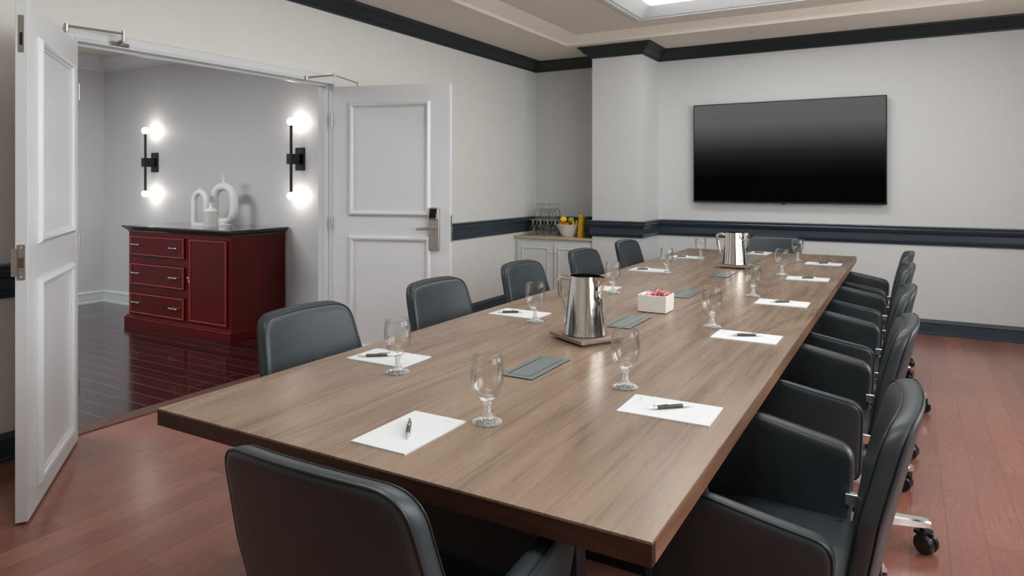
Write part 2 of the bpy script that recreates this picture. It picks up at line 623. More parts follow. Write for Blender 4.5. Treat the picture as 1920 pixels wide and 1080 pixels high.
# hall shell
bm = bmesh.new(); box(bm, HX - WT, XL - WT, HY, HY + WT, 0, 3.0)
struct(obj('wall_hall_back', bm, M['hallwall'], smooth=0))
bm = bmesh.new(); box(bm, HX - WT, HX, HYN - WT, HY, 0, 3.0)
struct(obj('wall_hall_left', bm, M['hallwall'], smooth=0))
bm = bmesh.new(); box(bm, HX, XL - WT, HYN - WT, HYN, 0, 3.0)
struct(obj('wall_hall_front', bm, M['hallwall'], smooth=0))
bm = bmesh.new()
HLX0, HLX1, HLY0, HLY1 = -7.0, -5.0, 0.9, 2.1
quad_ceiling(bm, HX, XL - WT, HYN, HY, HZC, [(HLX0, HLX1, HLY0, HLY1)])
box(bm, HX, XL - WT, HYN, HY, 2.98, 3.0)
struct(obj('ceiling_hall', bm, M['ceiling'], smooth=0))

# crown, chair rail, baseboards
room_path = [(XL, YN), (XL, YB), (PX0, YB), (PX0, PY), (PX1, PY), (PX1, YB), (XR, YB), (XR, YN)]
crown = [(0, 2.685), (0.018, 2.685), (0.022, 2.700), (0.034, 2.712), (0.048, 2.722), (0.075, 2.742), (0.096, 2.768), (0.104, 2.778), (0.118, 2.782), (0.122, 2.7995), (0, 2.7995)]
bm = bmesh.new(); sweep(bm, room_path, crown, closed=True)
struct(obj('trim_1', bm, M['crown'], smooth=25))
rail = [(0, 0.805), (0.012, 0.805), (0.014, 0.822), (0.030, 0.830), (0.034, 0.840), (0.022, 0.850), (0.020, 0.898), (0.026, 0.908), (0.040, 0.916), (0.044, 0.926), (0.052, 0.932), (0.056, 0.944), (0.050, 0.956), (0.060, 0.962), (0.060, 0.972), (0, 0.976)]
bm = bmesh.new()
sweep(bm, [(XL, DY1 + 0.10), (XL, YB), (PX0, YB), (PX0, PY), (PX1, PY), (PX1, YB), (XR, YB), (XR, YN), (XL, YN), (XL, DY0 - 0.10)], rail)
struct(obj('trim_2', bm, M['navy'], smooth=25))
base = [(0, 0), (0.026, 0), (0.026, 0.014), (0.018, 0.022), (0.016, 0.100), (0.022, 0.108), (0.018, 0.120), (0.008, 0.136), (0, 0.138)]
bm = bmesh.new(); sweep(bm, [(XL, DY1 + 0.10), (XL, PY + 0.02)], base)
struct(obj('baseboard_left', bm, M['navy'], smooth=25))
bm = bmesh.new(); sweep(bm, [(PX0 + 0.001, PY), (PX1, PY), (PX1, YB), (XR, YB), (XR, YN), (XL, YN), (XL, DY0 - 0.10)], base)
struct(obj('baseboard_back', bm, M['navy'], smooth=25))
hbase = [(0, 0), (0.024, 0), (0.024, 0.018), (0.016, 0.026), (0.015, 0.105), (0.020, 0.115), (0.010, 0.135), (0, 0.14)]
bm = bmesh.new(); sweep(bm, [(HX, HYN), (HX, HY), (XL - WT, HY)], hbase)
struct(obj('baseboard_hall', bm, M['white'], smooth=25))
hcrown = [(0, 2.64), (0.02, 2.64), (0.03, 2.67), (0.08, 2.72), (0.12, 2.76), (0.13, 2.7995), (0, 2.7995)]
bm = bmesh.new(); sweep(bm, [(HX, HYN), (HX, HY), (XL - WT, HY)], hcrown)
struct(obj('trim_3', bm, M['white'], smooth=25))

# door lining and casing
bm = bmesh.new()
box(bm, XL - WT - 0.01, XL + 0.004, DY0 - 0.03, DY0, 0, DZ + 0.03)
box(bm, XL - WT - 0.01, XL + 0.004, DY1, DY1 + 0.03, 0, DZ + 0.03)
box(bm, XL - WT - 0.01, XL + 0.004, DY0, DY1, DZ, DZ + 0.03)
for side in (DY0 + 0.0, DY1 - 0.014):
    box(bm, XL - 0.085, XL - 0.05, side, side + 0.014, 0, DZ)
box(bm, XL - 0.085, XL - 0.05, DY0, DY1, DZ - 0.014, DZ)
struct(obj('trim_4', bm, M['white'], smooth=0, bevel=0.003))
bm = bmesh.new()
cas = [(-0.0005, 0), (0.016, 0), (0.020, 0.012), (0.014, 0.020), (0.018, 0.060), (0.008, 0.066), (-0.0005, 0.066)]
# casing drawn in the plane of the left wall: three mitred boards
Y0, Y1, ZT = DY0 - 0.002, DY1 + 0.002, DZ + 0.002
loops = []
for (o, w) in cas:
    loops.append([bm.verts.new((XL + o, Y0 - w, 0)), bm.verts.new((XL + o, Y0 - w, ZT + w)), bm.verts.new((XL + o, Y1 + w, ZT + w)), bm.verts.new((XL + o, Y1 + w, 0))])
for A, B in zip(loops, loops[1:] + loops[:1]):
    for j in range(3):
        bm.faces.new((A[j], A[j + 1], B[j + 1], B[j]))
bm.faces.new([l[0] for l in loops]); bm.faces.new([l[3] for l in reversed(loops)])
struct(obj('trim_5', bm, M['white'], smooth=25))
bm = bmesh.new(); box(bm, XL - 0.155, XL - 0.035, DY0, DY1, -0.02, 0.008)
struct(obj('trim_6', bm, M['threshold'], smooth=0, bevel=0.004))


# ---------------------------------------------------------------- ceiling lights
def panel_light(name, x0, x1, y0, y1, z, lens, rec, label, group):
    r = empty(name, ((x0 + x1) / 2, (y0 + y1) / 2, z))
    tag(r, label, 'ceiling light', group)
    hx, hy = (x1 - x0) / 2, (y1 - y0) / 2
    bm = bmesh.new()
    def ring(a, za, b, zb):
        A = [(-hx + a, -hy + a), (hx - a, -hy + a), (hx - a, hy - a), (-hx + a, hy - a)]
        B = [(-hx + b, -hy + b), (hx - b, -hy + b), (hx - b, hy - b), (-hx + b, hy - b)]
        for i in range(4):
            j = (i + 1) % 4
            bm.faces.new([bm.verts.new(p) for p in ((*A[i], za), (*A[j], za), (*B[j], zb), (*B[i], zb))])
    ring(-0.025, 0.0, -0.025, -0.012)
    ring(-0.025, -0.012, 0.012, -0.012)
    ring(0.012, -0.012, 0.012, 0.012)
    ring(0.012, 0.012, 0.018, 0.012)
    ring(0.018, 0.012, 0.018, -0.004)
    ring(0.018, -0.004, 0.04, -0.002)
    ring(0.04, -0.002, 0.17, rec)
    obj('frame', bm, M['white'], r, smooth=0)
    bm = bmesh.new()
    a = 0.17
    bm.faces.new([bm.verts.new(p) for p in ((-hx + a, -hy + a, rec), (hx - a, -hy + a, rec), (hx - a, hy - a, rec), (-hx + a, hy - a, rec))])
    obj('diffuser', bm, lens, r, smooth=0)
    return r


names = ['long recessed ceiling light panel above the end of the table nearest the door lock side',
         'long recessed ceiling light panel above the middle of the table',
         'long recessed ceiling light panel in front of the television wall']
names[0] = 'long recessed ceiling light panel above the near end of the table'
for (a, b), lb in zip(LIGHTS_Y, names):
    panel_light('ceiling_light', LX0, LX1, a, b, CZ2, M['lens'], 0.07, lb, 'recessed light panels over the table')
panel_light('ceiling_light', HLX0, HLX1, HLY0, HLY1, HZC, M['hall_lens'], 0.05, 'recessed ceiling light panel in the hall beyond the double doors', None)


# ---------------------------------------------------------------- doors
LW, LT, LH = 0.955, 0.044, 2.115
MOULD = [(0.0, -0.001), (0.0, 0.006), (0.006, 0.016), (0.016, 0.022), (0.028, 0.018), (0.036, 0.008), (0.042, 0.006), (0.042, -0.001)]


def door_leaf(name, hinge, rz, mirror):
    """local x from hinge to lock edge, visible face at y=0 looking to -y, z from the floor"""
    r = empty(name, hinge, rz)
    struct(r)
    bm = bmesh.new(); box(bm, 0, LW, 0, LT, 0.012, LH)
    obj('leaf', bm, M['white'], r, smooth=0, bevel=0.002)
    a, b = (0.135, LW - 0.155) if not mirror else (0.155, LW - 0.135)
    for z0, z1 in ((1.12, 1.99), (0.10, 0.97)):
        bm = bmesh.new(); frame_ring(bm, a, b, z0, z1, 0.0, MOULD)
        obj('panel_moulding', bm, M['white'], r, smooth=30)
        bm = bmesh.new(); frame_ring(bm, a, b, z0, z1, 0.0, MOULD)
        bmesh.ops.scale(bm, vec=(1, -1, 1), verts=bm.verts)
        bmesh.ops.translate(bm, vec=(0, LT, 0), verts=bm.verts)
        obj('panel_moulding', bm, M['white'], r, smooth=30)
    return r


# right leaf: hinge by the far jamb, opened about 106 degrees
dR = door_leaf('door_1', (XL + 0.012, DY1 - 0.01, 0), math.atan2(0.27, 0.92), False)
for z in (1.86, 1.06, 0.28):
    bm = bmesh.new()
    cyl(bm, (-0.008, -0.004, z - 0.055), (-0.008, -0.004, z + 0.055), 0.007, 10)
    box(bm, -0.004, 0.0005, -0.004, 0.03, z - 0.05, z + 0.05)
    obj('hinge', bm, M['satin'], dR)
# electronic lock
bm = bmesh.new()
LXc = 0.835
pts = [(-0.038, 0.875), (0.0, 0.868), (0.038, 0.875), (0.038, 1.165), (0.030, 1.190), (-0.030, 1.190), (-0.038, 1.165)]
fr = [bm.verts.new((LXc + x, -0.024 if z < 1.09 else -0.026, z)) for x, z in pts]
bk = [bm.verts.new((LXc + x * 1.1, 0.001, z)) for x, z in pts]
bm.faces.new(fr); bm.faces.new(list(reversed(bk)))
for i in range(len(pts)):
    j = (i + 1) % len(pts)
    bm.faces.new((fr[i], bk[i], bk[j], fr[j]))
lk = obj('lock_plate', bm, M['satin'], dR, smooth=30, bevel=0.003)
bm = bmesh.new()
vs = []
hs = [(-0.036, 1.095, -0.024), (0.036, 1.095, -0.024), (0.036, 1.19, -0.026), (-0.036, 1.19, -0.026), (-0.034, 1.105, -0.062), (0.034, 1.105, -0.062), (0.034, 1.186, -0.034), (-0.034, 1.186, -0.034)]
vv = [bm.verts.new((LXc + x, y, z)) for x, z, y in hs]
for f in ((0, 3, 2, 1), (4, 5, 6, 7), (0, 1, 5, 4), (1, 2, 6, 5), (2, 3, 7, 6), (3, 0, 4, 7)):
    bm.faces.new([vv[i] for i in f])
rd = obj('card_reader', bm, M['satin'], lk, smooth=0, bevel=0.003)
bm = bmesh.new()
vv = [bm.verts.new(p) for p in ((LXc - 0.027, -0.0615, 1.112), (LXc + 0.027, -0.0615, 1.112), (LXc + 0.027, -0.0372, 1.180), (LXc - 0.027, -0.0372, 1.180))]
bm.faces.new(vv)
bmesh.ops.extrude_face_region(bm, geom=bm.faces[:])
bmesh.ops.translate(bm, vec=(0, -0.002, -0.0005), verts=vv)
obj('reader_window', bm, M['blackgloss'], lk, smooth=0)
bm = bmesh.new()
cyl(bm, (LXc - 0.005, -0.02, 1.035), (LXc - 0.005, -0.062, 1.035), 0.013, 16)
tube(bm, [(LXc - 0.005, -0.056, 1.035), (LXc - 0.04, -0.058, 1.034), (LXc - 0.09, -0.058, 1.031), (LXc - 0.13, -0.052, 1.029)], [0.011, 0.011, 0.010, 0.009], 12, flat=(1.0, 0.7))
obj('lever_handle', bm, M['satin'], lk)
bm = bmesh.new(); box(bm, LW - 0.0005, LW + 0.002, 0.008, 0.034, 0.93, 1.13)
box(bm, LW, LW + 0.012, 0.014, 0.028, 1.01, 1.04)
obj('latch', bm, M['satin'], dR, smooth=0)

# left leaf: hinge by the near jamb, swung back toward the wall
phi = math.atan2(1.418 - 2.010, -3.068 + 3.826)
dL = door_leaf('door_2', (-3.826, 2.010, 0), phi, True)
for ch in [o for o in bpy.data.objects if o.parent is dL]:
    # the face seen from the table lies on the other side of this leaf
    for v in ch.data.vertices:
        v.co.y = -v.co.y
    ch.data.flip_normals()
for z in (1.86, 1.06, 0.28):
    bm = bmesh.new()
    cyl(bm, (-0.004, 0.004, z - 0.045), (-0.004, 0.004, z + 0.045), 0.0045, 10)
    obj('hinge', bm, M['satin'], dL)
bm = bmesh.new()
box(bm, LW - 0.0005, LW + 0.002, -0.038, -0.008, 0.985, 1.128)
box(bm, LW - 0.0005, LW + 0.002, -0.058, -0.030, 1.000, 1.112)
sp_ = obj('strike_plate', bm, M['satin'], dL, smooth=0, bevel=0.001)
bm = bmesh.new(); box(bm, LW + 0.002, LW + 0.0026, -0.034, -0.014, 1.035, 1.075)
obj('latch_hole', bm, M['threshold'], sp_, smooth=0)
for z in (0.998, 1.116):
    bm = bmesh.new(); cyl(bm, (LW + 0.002, -0.022, z), (LW + 0.003, -0.022, z), 0.005, 12)
    obj('screw', bm, M['chrome'], sp_)
bm = bmesh.new()
box(bm, LW - 0.0005, LW + 0.0018, -0.034, -0.012, 1.90, 2.05)
fb = obj('flush_bolt', bm, M['satin'], dL, smooth=0, bevel=0.001)
bm = bmesh.new(); box(bm, LW + 0.0018, LW + 0.003, -0.028, -0.018, 1.93, 1.98)
obj('bolt_slide', bm, M['darkmetal'], fb, smooth=0)


def to_local(parent, pts):
    mi = (Matrix.Translation(parent.location) @ Matrix.Rotation(parent.rotation_euler.z, 4, 'Z')).inverted()
    return [mi @ Vector(p) for p in pts]


# closer arms
bm = bmesh.new()
p = to_local(dL, [(-3.60, 1.835, 2.150), (-3.795, 2.235, 2.205), (-3.855, 2.20, 2.155), (-3.855, 2.30, 2.155)])
tube(bm, [p[0], p[1]], 0.0065, 8)
cyl(bm, p[1] + Vector((0, 0, 0.018)), p[1] + Vector((0, 0, -0.045)), 0.010, 10)
cyl(bm, p[0] + Vector((0, 0, 0.01)), p[0] + Vector((0, 0, -0.03)), 0.011, 10)
tube(bm, [p[1] + Vector((0, 0, -0.035)), to_local(dL, [(-3.858, 2.235, 2.157)])[0]], 0.009, 8)
tube(bm, [p[2], p[3]], 0.011, 8)
obj('closer_arm', bm, M['satin'], dL)
bm = bmesh.new()
p = to_local(dR, [(-3.855, 3.635, 2.150), (-3.700, 3.760, 2.172), (-3.660, 3.975, 2.135)])
tube(bm, [p[0], p[1]], 0.0055, 8)
tube(bm, [p[1], p[2]], 0.0055, 8)
cyl(bm, p[1] + Vector((0, 0, 0.012)), p[1] + Vector((0, 0, -0.012)), 0.010, 10)
cyl(bm, p[0] + Vector((0, 0, 0.012)), p[0] + Vector((0, 0, -0.02)), 0.012, 10)
cyl(bm, p[2] + Vector((0, 0, 0.008)), p[2] + Vector((0, 0, -0.022)), 0.010, 10)
obj('closer_arm', bm, M['satin'], dR)

# ---------------------------------------------------------------- conference table
TXL, TXR, TYN, TYF, TZ = -1.812, -0.390, 1.163, 6.49, 0.75
tab = empty('conference_table', ((TXL + TXR) / 2, (TYN + TYF) / 2, 0))
tag(tab, 'long rectangular walnut conference table with black panel bases', 'table')
tx, ty = tab.location.x, tab.location.y
hw, hl = (TXR - TXL) / 2, (TYF - TYN) / 2
S1, S2 = 3.27 - ty, 4.36 - ty
for a, b in ((-hl, S1 - 0.0008), (S1 + 0.0008, S2 - 0.0008), (S2 + 0.0008, hl)):
    bm = bmesh.new(); box(bm, -hw, hw, a, b, TZ - 0.005, TZ)
    obj('tabletop', bm, M['table'], tab, smooth=0)
bm = bmesh.new(); box(bm, -hw, hw, -hl, -hl + 0.02, TZ - 0.046, TZ - 0.005)
obj('end_edge', bm, M['tableedge'], tab, smooth=0)
bm = bmesh.new(); box(bm, -hw, hw, hl - 0.02, hl, TZ - 0.046, TZ - 0.005)
obj('end_edge', bm, M['tableedge'], tab, smooth=0)
for s in (-1, 1):
    bm = bmesh.new()
    box(bm, *(sorted((s * hw, s * (hw - 0.02)))), -hl + 0.02, hl - 0.02, TZ - 0.046, TZ - 0.005)
    obj('side_edge', bm, M['tableedge_lit'], tab, smooth=0)
bm = bmesh.new(); box(bm, -hw + 0.02, hw - 0.02, -hl + 0.02, hl - 0.02, TZ - 0.044, TZ - 0.005)
obj('underside', bm, M['blackbase'], tab, smooth=0)
for yc in (-2.14, -1.46, -0.53, 0.39, 1.32, 2.11):
    bm = bmesh.new()
    wd = 0.34
    box(bm, -wd, wd, yc - 0.03, yc + 0.03, 0.03, TZ - 0.044)
    box(bm, -wd - 0.02, wd + 0.02, yc - 0.05, yc + 0.05, 0.0, 0.03)
    obj('pedestal', bm, M['blackbase'], tab, smooth=0, bevel=0.003)
bm = bmesh.new(); box(bm, -0.02, 0.02, -2.11, 2.08, 0.25, TZ - 0.044)
obj('modesty_panel', bm, M['blackbase'], tab, smooth=0)

# power hatches let into the top
HATCH = [2.063, 2.938, 3.835, 4.760, 5.660]
order = ['nearest the camera', 'between the near pitcher and the sugar caddy', 'just beyond the sugar caddy', 'in front of the far pitcher', 'beyond the far pitcher']
hat = empty('power_hatch', (-1.098, HATCH[0], TZ))
bm = bmesh.new(); box(bm, -0.059, 0.059, -0.142, 0.142, 0.0, 0.0035)
obj('lid_frame', bm, M['hatch'], hat, smooth=0, bevel=0.001)
bm = bmesh.new(); box(bm, -0.036, 0.036, -0.120, 0.120, 0.0035, 0.0042)
obj('lid', bm, M['hatch'], hat, smooth=0)
bm = bmesh.new(); box(bm, -0.041, -0.036, -0.120, 0.120, 0.0035, 0.0043)
obj('cable_slot', bm, M['hatchdark'], hat, smooth=0)
bm = bmesh.new(); box(bm, 0.036, 0.038, -0.120, 0.120, 0.0035, 0.0040)
box(bm, -0.060, 0.060, -0.1435, -0.142, 0.0, 0.0030); box(bm, 0.059, 0.0605, -0.142, 0.142, 0.0, 0.0030)
obj('shadow_gap', bm, M['hatchdark'], hat, smooth=0)
for i, y in enumerate(HATCH):
    h = hat if i == 0 else copy_tree(hat)
    h.location = (-1.098, y, TZ)
    tag(h, 'grey metal power hatch in the tabletop, ' + order[i], 'power hatch', 'power hatches along the middle of the table')


# ---------------------------------------------------------------- conference chairs
def slab(bm, outline, depth, edge, fn, inner=(0.45, 0.8)):
    """upholstered panel: outline (u, v) loop, rounded edges, fn maps (u, v, d) to a point"""
    n = len(outline)
    cu = sum(p[0] for p in outline) / n
    cv = sum(p[1] for p in outline) / n
    def inset(k):
        res = []
        for i, (u, v) in enumerate(outline):
            a, b = outline[i - 1], outline[(i + 1) % n]
            du, dv = b[0] - a[0], b[1] - a[1]
            L = math.hypot(du, dv) or 1
            res.append((u - dv / L * k, v + du / L * k))
        return res
    h = depth / 2
    levels = []
    for s in (0.25, 0.5, 0.72):
        levels.append(([(cu + (u - cu) * s, cv + (v - cv) * s) for u, v in outline], h))
    levels.append((inset(edge * 1.6), h))
    levels.append((inset(edge), h - 0.0005))
    for a in (30, 60, 90):
        t = math.radians(a)
        levels.append((inset(edge * (1 - math.sin(t))), h - edge * (1 - math.cos(t))))
    lv = levels + [(o, -d) for o, d in reversed(levels)]
    rings = [[bm.verts.new(fn(u, v, d)) for u, v in o] for o, d in lv]
    c0 = bm.verts.new(fn(cu, cv, h))
    c1 = bm.verts.new(fn(cu, cv, -h))
    for i in range(n):
        j = (i + 1) % n
        bm.faces.new((c0, rings[0][i], rings[0][j]))
        bm.faces.new((c1, rings[-1][j], rings[-1][i]))
        for A, B in zip(rings, rings[1:]):
            bm.faces.new((A[i], B[i], B[j], A[j]))


def round_poly(pts, radii, seg=6):
    """rounded polygon; pts counter-clockwise"""
    out = []
    n = len(pts)
    for i in range(n):
        p = Vector(pts[i]); a = Vector(pts[i - 1]); b = Vector(pts[(i + 1) % n])
        r = radii[i]
        da, db = (a - p).normalized(), (b - p).normalized()
        ang = da.angle(db)
        t = min(r / math.tan(ang / 2), (a - p).length * 0.49, (b - p).length * 0.49)
        p0, p1 = p + da * t, p + db * t
        for k in range(seg + 1):
            s = k / seg
            q = p0 * (1 - s) ** 2 + p * 2 * s * (1 - s) + p1 * s ** 2
            out.append((q.x, q.y))
    # add points on long edges
    res = []
    for i in range(len(out)):
        a, b = out[i], out[(i + 1) % len(out)]
        res.append(a)
        L = math.dist(a, b)
        k = int(L / 0.045)
        for m in range(1, k + 1):
            s = m / (k + 1)
            res.append((a[0] + (b[0] - a[0]) * s, a[1] + (b[1] - a[1]) * s))
    return res


def back_map(u, v, d):
    # v height; leaning backward, sides wrapping forward, front at +d
    lean = -0.185 - 0.225 * (v - 0.45) - 0.10 * max(0, v - 0.62) ** 2
    y = lean - 0.032 + 0.038 * (abs(u) / 0.26) ** 2 * (0.7 + 0.3 * v)
    zz = v + 0.012 * (1 - (u / 0.26) ** 2) * (1 if v > 0.8 else 0) - d * 0.18
    return (u * (1 + d * 0.25), y + d, zz)


def make_chair():
    r = empty('conference_chair', (0, 0, 0))
    L = M['leather']
    # backrest
    ol = round_poly([(-0.208, 0.43), (0.208, 0.43), (0.252, 0.66), (0.224, 0.870), (-0.224, 0.870), (-0.252, 0.66)],
                    [0.06, 0.06, 0.14, 0.075, 0.075, 0.14])
    bm = bmesh.new(); slab(bm, ol, 0.058, 0.022, back_map)
    bk = obj('backrest', bm, L, r, smooth=60)
    n = len(ol)
    for d, k in ((0.0225, 0.0035), (-0.0225, 0.0035)):
        pp = []
        for i, (u, v) in enumerate(ol):
            a, b = ol[i - 1], ol[(i + 1) % n]
            du, dv = b[0] - a[0], b[1] - a[1]
            q = math.hypot(du, dv) or 1
            pp.append(back_map(u - dv / q * k, v + du / q * k, d))
        bm = bmesh.new(); tube(bm, pp, 0.0022, 6, closed=True, up=Vector((0, 1, 0)))
        obj('piping', bm, M['piping'], bk)
    # seat
    ol = round_poly([(-0.235, -0.20), (0.235, -0.20), (0.245, 0.27), (-0.245, 0.27)], [0.05, 0.05, 0.08, 0.08])
    def seat_map(u, v, d):
        return (u, v, 0.415 + d + 0.012 * (1 - (u / 0.25) ** 2) * (1 - ((v - 0.03) / 0.26) ** 2) - 0.03 * max(0, v - 0.12) / 0.15 + 0.0)
    bm = bmesh.new(); slab(bm, ol, 0.10, 0.032, seat_map)
    obj('seat', bm, L, r, smooth=60)
    # arm panels
    for s in (-1, 1):
        ol = round_poly([(-0.165, 0.35), (0.20, 0.37), (0.27, 0.665), (0.10, 0.688), (-0.178, 0.635)], [0.05, 0.08, 0.07, 0.25, 0.055])
        def arm_map(u, v, d, s=s):
            q = max(0.0, (v - 0.36) / 0.33)
            x = 0.240 + 0.058 * q ** 0.75
            x -= 0.030 * max(0.0, (u - 0.05) / 0.22) ** 2
            x += 0.010 * (1 - ((u - 0.04) / 0.24) ** 2)
            thick = (0.80 + 0.30 * q) * (1 - 0.50 * max(0.0, min(1.0, (u + 0.06) / 0.34)))
            return (s * (x + d * thick), u, v)
        bm = bmesh.new(); slab(bm, ol, 0.050, 0.019, arm_map)
        ar = obj('armrest', bm, L, r, smooth=60)
        n = len(ol)
        pp = []
        for i, (u, v) in enumerate(ol):
            a, b = ol[i - 1], ol[(i + 1) % n]
            du, dv = b[0] - a[0], b[1] - a[1]
            q = math.hypot(du, dv) or 1
            pp.append(arm_map(u - dv / q * 0.003, v + du / q * 0.003, 0.0195))
        bm = bmesh.new(); tube(bm, pp, 0.0018, 6, closed=True, up=Vector((1, 0, 0)))
        obj('piping', bm, M['piping'], ar)
        bm = bmesh.new()
        box(bm, s * 0.250 - 0.010, s * 0.250 + 0.010, -0.200, -0.155, 0.490, 0.522)
        obj('bracket', bm, M['chrome'], r, smooth=0, bevel=0.003)
    # mechanism and gas lift
    bm = bmesh.new()
    box(bm, -0.27, 0.27, -0.04, 0.04, 0.335, 0.368)
    box(bm, -0.09, 0.09, -0.13, 0.12, 0.315, 0.366)
    box(bm, -0.035, 0.035, -0.235, -0.10, 0.352, 0.368)
    box(bm, -0.035, 0.035, -0.252, -0.225, 0.352, 0.50)
    obj('mechanism', bm, M['darkmetal'], r, smooth=0, bevel=0.004)
    bm = bmesh.new()
    lathe(bm, [(0, 0.085), (0.036, 0.085), (0.036, 0.15), (0.027, 0.17), (0.027, 0.25), (0.016, 0.252), (0.016, 0.32), (0, 0.32)], 20)
    obj('column', bm, M['chrome'], r)
    return r


def add_base(chair, rot):
    """five polished arms, each ending in a twin-wheel caster"""
    out = []
    for k in range(5):
        a = rot + k * 2 * PI / 5
        m = Matrix.Rotation(a, 4, 'Z')
        bm = bmesh.new()
        sec = []
        for (x, w, zt, zb) in ((0.025, 0.027, 0.135, 0.085), (0.12, 0.025, 0.130, 0.090), (0.24, 0.022, 0.122, 0.094), (0.372, 0.021, 0.112, 0.090), (0.392, 0.018, 0.108, 0.092)):
            sec.append([bm.verts.new(m @ Vector(p)) for p in ((x, -w, zb + 0.006), (x, w, zb + 0.006), (x, w, zt + 0.004), (x, w - 0.006, zt + 0.009), (x, -w + 0.006, zt + 0.009), (x, -w, zt + 0.004))])
        for A, B in zip(sec, sec[1:]):
            for i in range(6):
                j = (i + 1) % 6
                bm.faces.new((A[i], A[j], B[j], B[i]))
        bm.faces.new(list(reversed(sec[0]))); bm.faces.new(sec[-1])
        lg = obj('leg', bm, M['chrome'], chair, smooth=25)
        bm = bmesh.new()
        e = m @ Vector((0.368, 0, 0))
        sw = a + (0.9, -0.7, 1.6, 0.4, 2.3)[k]
        ms = Matrix.Translation(Vector((e.x, e.y, 0))) @ Matrix.Rotation(sw, 4, 'Z')
        vs = cyl(bm, (0, 0, 0.066), (0, 0, 0.098), 0.008, 10)
        for s in (-1, 1):
            q = Matrix.Translation(Vector((-0.014, s * 0.017, 0.0365))) @ Matrix.Rotation(-s * PI / 2, 4, 'X')
            vs += lathe(bm, [(0, -0.014), (0.029, -0.014), (0.0365, -0.009), (0.0365, 0.005), (0.031, 0.012), (0, 0.014)], 22, q)
        vs += box(bm, -0.040, 0.020, -0.006, 0.006, 0.026, 0.078)
        vs += box(bm, -0.026, 0.018, -0.026, 0.026, 0.070, 0.082)
        bmesh.ops.transform(bm, matrix=ms, verts=bm.verts)
        obj('caster', bm, M['black'], lg)


proto = make_chair()
add_base(proto, 0.0)
CHAIRS = [
    # x, y, facing, label, base twist
    (-0.31, 1.86, 90, 'charcoal leather chair on the right side, nearest the camera, its seat in view', 0),
    (-0.31, 2.88, 90, 'charcoal leather swivel chair on the right side, second from the near end', 0),
    (-0.31, 3.76, 90, 'charcoal leather swivel chair on the right side, at the middle of the table', 18),
    (-0.31, 4.78, 90, 'charcoal leather swivel chair on the right side, second from the television wall', -14),
    (-0.31, 5.64, 90, 'charcoal leather swivel chair on the right side, closest to the television wall', 20),
    (-1.80, 1.965, -90, 'charcoal leather chair on the left side, in front of the red cabinet in the hall', 10),
    (-1.80, 2.84, -90, 'charcoal leather chair on the left side, in front of the open door with the lock', 30),
    (-1.80, 3.73, -90, 'charcoal leather chair on the left side, before the left edge of the white niche cabinet', 50),
    (-1.80, 4.66, -90, 'charcoal leather chair on the left side, seen right above the near pitcher', 12),
    (-1.80, 5.56, -90, 'charcoal leather chair on the left side, in front of the pillar', 36),
    (-0.930, 1.182, 0, 'charcoal leather chair at the near end of the table, seen from behind', 20),
    (-1.09, 6.44, 180, 'charcoal leather chair at the far end of the table, under the television', 5),
]
# chairs facing the table: local +y is the front
for i, (x, y, a, lb, tw) in enumerate(CHAIRS):
    c = proto if i == 0 else copy_tree(proto)
    c.location = (x, y, 0)
    c.rotation_euler = (0, 0, math.radians(a))
    if tw:
        m = Matrix.Rotation(math.radians(tw), 4, 'Z')
        for lg in [o for o in bpy.data.objects if o.parent is c and o.name.split('.')[0] == 'leg']:
            lg.matrix_local = m @ lg.matrix_local
    tag(c, lb, 'chair', 'conference chairs around the table')

# ---------------------------------------------------------------- things on the table
# stationery
pad = empty('notepad', (0, 0, TZ))
bm = bmesh.new(); box(bm, -0.083, 0.083, -0.126, 0.126, 0.0, 0.0035)
obj('sheets', bm, M['paper'], pad, smooth=0)
bm = bmesh.new()
rr = random.Random(3)
x = 0.030
while x < 0.062:
    w = rr.choice((0.002, 0.0026, 0.0034))
    box(bm, x, x + w, 0.098, 0.1005, 0.0034, 0.0037)
    x += w + 0.0012
obj('printed_heading', bm, M['ink'], pad, smooth=0)

pen = empty('pen', (0, 0, TZ))
def penlathe(prof, name, mat, parent=pen):
    bm = bmesh.new()
    lathe(bm, prof, 16, Matrix.Translation(Vector((0, 0, 0.0056))) @ Matrix.Rotation(PI / 2, 4, 'Y'))
    return obj(name, bm, mat, parent)
penlathe([(0, -0.040), (0.0048, -0.040), (0.0054, -0.02), (0.0054, 0.030), (0.0050, 0.036), (0, 0.036)], 'barrel', M['penbody'])
penlathe([(0, 0.036), (0.0050, 0.036), (0.0046, 0.046), (0.0020, 0.060), (0.0008, 0.066), (0, 0.066)], 'tip', M['chrome'])
penlathe([(0, -0.064), (0.0026, -0.064), (0.0028, -0.052), (0.0044, -0.051), (0.0048, -0.040), (0, -0.040)], 'plunger', M['chrome'])
bm = bmesh.new()
tube(bm, [(-0.049, 0, 0.0095), (-0.048, 0, 0.0135), (-0.030, 0, 0.0140), (-0.008, 0, 0.0118), (-0.006, 0, 0.0112)], 0.0016, 8, flat=(0.7, 1.8))
obj('clip', bm, M['chrome'], pen)

